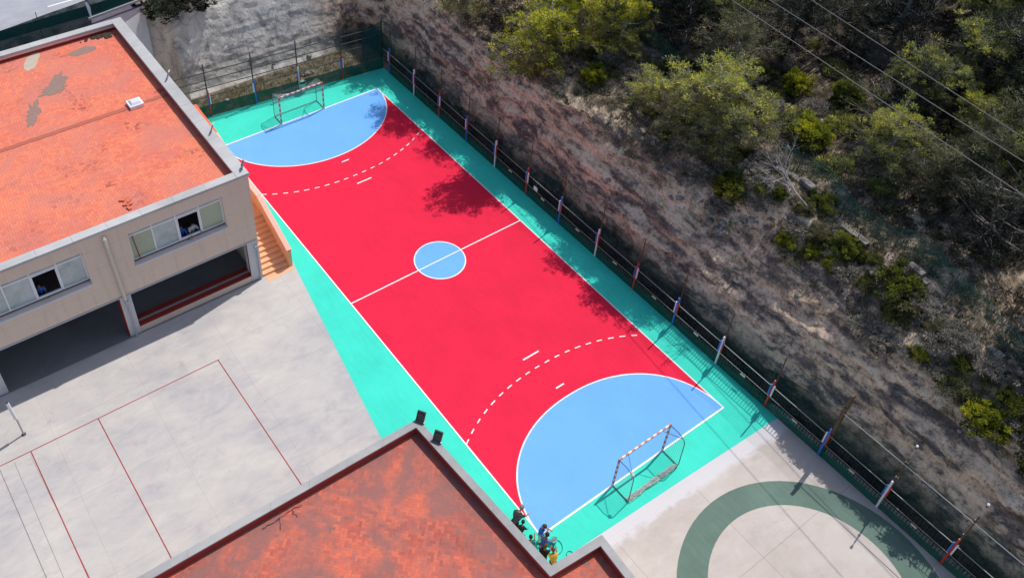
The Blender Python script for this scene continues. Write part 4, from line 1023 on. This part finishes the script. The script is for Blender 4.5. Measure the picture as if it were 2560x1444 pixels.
# ------------------------------------------------------------------ yard net post
vp = thing('net_post', (-21.72, 1.54, 0), 'thin net post with white padded top standing on the grey yard', 'post')
MB().tube((0,0,.01), (0,0,1.25), .04, n=8).build('pole', M['galv'], vp, local=True); MB().tube((-.02,0,1.22), (-.06,0,2.42), .075, .07, 10).build('pad', M['white'], vp, local=True)
MB().tube((-.06,0,2.421), (-.06,0,2.46), .06, n=8).build('cap', M['dark'], vp, local=True); MB().tube((0,0,.004), (0,0,.03), .1, n=10).build('foot', M['dark'], vp, local=True)
MB().ball((-.02,.02,1.22), .06, 1.4, 1, 1, 8, 5).build('winch', M['dark'], vp, local=True)

# ------------------------------------------------------------------ people
dg = bpy.context.evaluated_depsgraph_get
def skin_mesh(verts, edges, radii, root, mat, name, sub=1):
    me = bpy.data.meshes.new('tmp'); me.from_pydata([tuple(v) for v in verts], edges, []); ob = bpy.data.objects.new('tmp', me); C.objects.link(ob)
    sk = ob.modifiers.new('skin', 'SKIN'); sk.use_smooth_shade = True
    if not me.skin_vertices: raise RuntimeError('no skin layer')
    for i, r_ in enumerate(radii):
        sv_ = me.skin_vertices[0].data[i]; sv_.radius = (r_, r_) if not isinstance(r_, tuple) else r_; sv_.use_root = (i == root)
    if sub: ob.modifiers.new('sub', 'SUBSURF').levels = sub; ob.modifiers[-1].render_levels = sub
    g_ = dg(); g_.update(); ev = bpy.data.meshes.new_from_object(ob.evaluated_get(g_)); ev.name = name
    bpy.data.objects.remove(ob); bpy.data.meshes.remove(me)
    ev.materials.clear(); ev.materials.append(mat); return ev
def person(loc, rz, label, H=1.45, lean=0., arms=((.3,.15,.5),(.3,.15,.5)), skin='skin', hair='hairdark', shirt='c_blue', legs='c_navy', head_dn=.2, knee=.12, group=None):
    S = lambda *a: Vector(a)*H
    V, E, Rd = [], [], []
    def add(p, r, par=None):
        V.append(p); Rd.append(r*H); i = len(V)-1
        if par is not None: E.append((par, i))
        return i
    dT = Vector((0, math.sin(lean), math.cos(lean))); pz = .5-.05*knee-.03*lean; pel = S(0, -.1*lean, pz)
    pe = add(pel, .062); ch = add(pel+dT*.13*H, .054, pe); sh = add(pel+dT*.27*H, .046, ch); nk = add(pel+dT*.325*H, .032, sh)
    dH = Vector((0, math.sin(lean+head_dn), math.cos(lean+head_dn))); hb = add(V[nk]+dH*.045*H, .034, nk)
    hd = V[nk]+dH*.105*H
    LG, AR = {}, {}
    for sx in (-1, 1):
        hp = add(pel+S(sx*.058, 0, -.03), .052, pe); kn = add(S(sx*.066, .05*knee*2-.1*lean*.6, .275-.01*knee), .038, hp); an = add(S(sx*.07, -.02, .045), .024, kn); to = add(S(sx*.078, .085, .022), .02, an)
        LG[sx] = (hp, kn, an)
        f, o_, el_ = arms[0 if sx < 0 else 1]
        s0 = add(pel+dT*.275*H+S(sx*.105, 0, 0), .03, sh); ua = Vector((sx*math.sin(o_), math.sin(f)*math.cos(o_), -math.cos(f)*math.cos(o_)))
        e0 = add(V[s0]+ua*.165*H, .026, s0); f2 = f+el_; fa = Vector((sx*math.sin(o_)*.4, math.sin(f2), -math.cos(f2))).normalized(); w0 = add(V[e0]+fa*.14*H, .018, e0)
        pa = add(V[w0]+fa*.035*H, .02, w0); AR[sx] = (s0, e0, w0)
        sd = fa.cross(Vector((0, 0, 1))); sd = sd.normalized() if sd.length > .1 else Vector((1, 0, 0)); nm_ = sd.cross(fa)
        for k in range(4):
            b0 = add(V[pa]+fa*.022*H+sd*(k-1.5)*.011*H, .006, pa); add(V[b0]+(fa*.8+nm_*.35)*(.030-.004*abs(k-1.3))*H, .005, b0)
        tb0 = add(V[w0]+fa*.018*H+sd*.02*H, .0065, w0); add(V[tb0]+(fa*.7+sd*.6).normalized()*.026*H, .005, tb0)
    body = skin_mesh(V, E, Rd, pe, M[skin], 'person')
    hm = MB(); hr = .068*H; hm.ball(hd, hr, .78, .95, 1.1, 14, 10)
    fwd = Vector((0, dH.z, -dH.y)); hm.ball(hd+fwd*hr*.95-dH*hr*.12, hr*.16, .8, 1, 1.3, 6, 5)
    for sx in (-1, 1): hm.ball(hd+Vector((sx*hr*.78, 0, 0)), hr*.2, .5, .8, 1.3, 6, 5)
    import bmesh
    bm = bmesh.new(); bm.from_mesh(body); h2 = hm.mesh('h', M[skin], smooth=True); bm.from_mesh(h2); bm.to_mesh(body); bm.free(); bpy.data.meshes.remove(h2)
    body.polygons.foreach_set('use_smooth', [True]*len(body.polygons))
    ob = bpy.data.objects.new('person', body); C.objects.link(ob); ob.location = loc; ob.rotation_euler = (0, 0, rz); tag(ob, label, 'person', group)
    def child(name, me):
        c_ = bpy.data.objects.new(name, me); C.objects.link(c_); c_.parent = ob; return c_
    hh_ = MB(); hh_.ball(hd-fwd*hr*.16+dH*hr*.14, hr*1.12, .8, .92, 1.05, 14, 10); keep = []
    for f_, mi in zip(hh_.f, hh_.m):
        cc_ = sum((Vector(hh_.v[i]) for i in f_), Vector())/len(f_)-hd
        if cc_.dot(fwd) < hr*.55 and (cc_.dot(dH) > -hr*.55) and not (cc_.dot(fwd) > hr*.2 and cc_.dot(dH) < hr*.35): keep.append(f_)
    hh_.f = keep; hh_.m = [0]*len(keep); child('hair', hh_.mesh('hair', M[hair], smooth=True))
    for sx in (-1, 1): child('eye', MB().ball(hd+fwd*hr*.82+Vector((sx*hr*.3, 0, 0))+dH*hr*.12, hr*.11, 1, .6, .8, 6, 4).mesh('eye', M['c_eye']))
    child('mouth', MB().ball(hd+fwd*hr*.86-dH*hr*.45, hr*.16, 1.4, .4, .4, 8, 4).mesh('mouth', M['c_brown']))
    idx = [pe, ch, sh]; vv = [V[pe]-dT*.03*H, V[ch], V[sh]]; ee = [(0, 1), (1, 2)]; rr_ = [.084*H, .084*H, .082*H]
    vv.append(V[nk]-dT*.012*H); ee.append((2, 3)); rr_.append(.042*H)
    for sx in (-1, 1):
        a, b, _ = AR[sx]; k = len(vv); vv += [V[a], V[a].lerp(V[b], .85)]; ee += [(2, k), (k, k+1)]; rr_ += [.046*H, .038*H]
    child('shirt', skin_mesh(vv, ee, rr_, 1, M[shirt], 'shirt'))
    vv = [V[pe]-dT*.005*H]; ee = []; rr_ = [.078*H]
    for sx in (-1, 1):
        a, b, c_ = LG[sx]; k = len(vv); vv += [V[a], V[b], V[c_]+Vector((0, 0, .015*H))]; ee += [(0, k), (k, k+1), (k+1, k+2)]; rr_ += [.06*H, .046*H, .034*H]
    child('trousers', skin_mesh(vv, ee, rr_, 0, M[legs], 'trousers'))
    for sx in (-1, 1):
        p = V[LG[sx][2]]; child('shoe', MB().ball((p.x, p.y+.03*H, .022*H), .03*H, .85, 2.1, .75, 8, 6).mesh('shoe', M['c_black'], smooth=True))
    return ob
GP = 'people gathered beside the low building'
person((-6.42, -14.62, .006), -1.2, 'grey haired adult in charcoal bending forward by the low roof edge', 1.72, .75, ((.5,.15,.3),(.6,.2,.4)), 'skin', 'hairgrey', 'c_char', 'c_black', .3, .3, GP)
person((-6.52, -15.05, .006), -1.0, 'person in black crouched low with an arm stretched out, below the grey haired adult', 1.3, .7, ((.9,.6,.2),(.35,.3,.3)), 'skin2', 'hairdark', 'c_black', 'c_black', .2, .3, GP)
person((-6.6, -15.8, .006), -.6, 'dark haired child in dark green top close to the roof edge', 1.36, .35, ((.8,.2,.5),(.9,.2,.5)), 'skin2', 'hairdark', 'c_green', 'c_navy', .3, .2, GP)
person((-5.84, -15.58, .006), -2.6, 'fair haired child in bright blue shirt at the corner of the red court', 1.45, .12, ((.5,.2,.6),(.3,.15,.5)), 'skin', 'hairbrown', 'c_blue', 'c_white', .35, .1, GP)
person((-6.08, -16.02, .006), -1.4, 'dark haired child in blue shirt, second of the two in blue', 1.45, .25, ((.9,.2,.4),(.7,.2,.5)), 'skin2', 'hairdark', 'c_blue2', 'c_jean', .3, .1, GP)
person((-6.42, -16.42, .006), -.9, 'dark haired person in black shirt beside the one in yellow', 1.45, .3, ((.7,.2,.5),(.8,.2,.4)), 'skin2', 'hairbrown', 'c_black', 'c_khaki', .3, .1, GP)
person((-6.22, -16.78, .006), -.5, 'child in mustard yellow shirt nearest the inner roof corner', 1.42, .4, ((.9,.25,.4),(.8,.2,.5)), 'skin2', 'hairbrown', 'c_yellow', 'c_black', .3, .1, GP)
person((-11.5, 4.78, 3.71), 3.14, 'pupil in white shirt leaning at the right hand open pane', 1.6, .25, ((.9,.3,.6),(.8,.2,.6)), 'skin', 'hairdark', 'c_white', 'c_navy', .2, .1, 'pupils at the open classroom windows')
person((-12.02, 4.85, 3.71), 2.9, 'pupil in blue shirt behind the right hand open pane', 1.58, .15, ((.6,.2,.6),(.6,.2,.6)), 'skin2', 'hairdark', 'c_blue', 'c_navy', .2, .1, 'pupils at the open classroom windows')
person((-18.75, 4.85, 3.71), 3.0, 'pupil in blue behind the left hand open pane', 1.55, .15, ((.6,.2,.6),(.6,.2,.6)), 'skin2', 'hairdark', 'c_blue2', 'c_navy', .2, .1, 'pupils at the open classroom windows')
# hoops and bucket beside the children
def ring(name, x, y, r_, tr_, label, cat, grp=None, z=.03):
    m = MB(); n_ = 36; m.path([(x+r_*math.cos(2*math.pi*i/n_), y+r_*math.sin(2*math.pi*i/n_), z) for i in range(n_+1)], tr_, 6); tag(m.build(name, M['hoop']), label, cat, grp)
ring('hoop', -5.5, -16.12, .35, .014, 'thin dark green hoop lying on the green paint beside the children', 'hoop')
ring('hoop', -5.17, -16.74, .14, .012, 'tiny green ring on the green paint near the inner roof corner', 'hoop')
bk = thing('bucket', (-5.4, -15.95, .006), 'small teal bucket standing on the green paint by the children', 'bucket')
MB().tube((0,0,0), (0,0,.26), .12, .15, 14).build('pail', M['teal'], bk, local=True); MB().path([(.15*math.cos(math.pi*i/10), 0, .26+.13*math.sin(math.pi*i/10)) for i in range(11)], .008, 5).build('handle', M['dark'], bk, local=True)
tag(MB().tube((-5.45, -15.62, .05), (-5.95, -15.75, .75), .016, n=6).build('roller_pole', M['hoop']), 'thin green pole slanting to the ground beside the child in bright blue', 'pole')
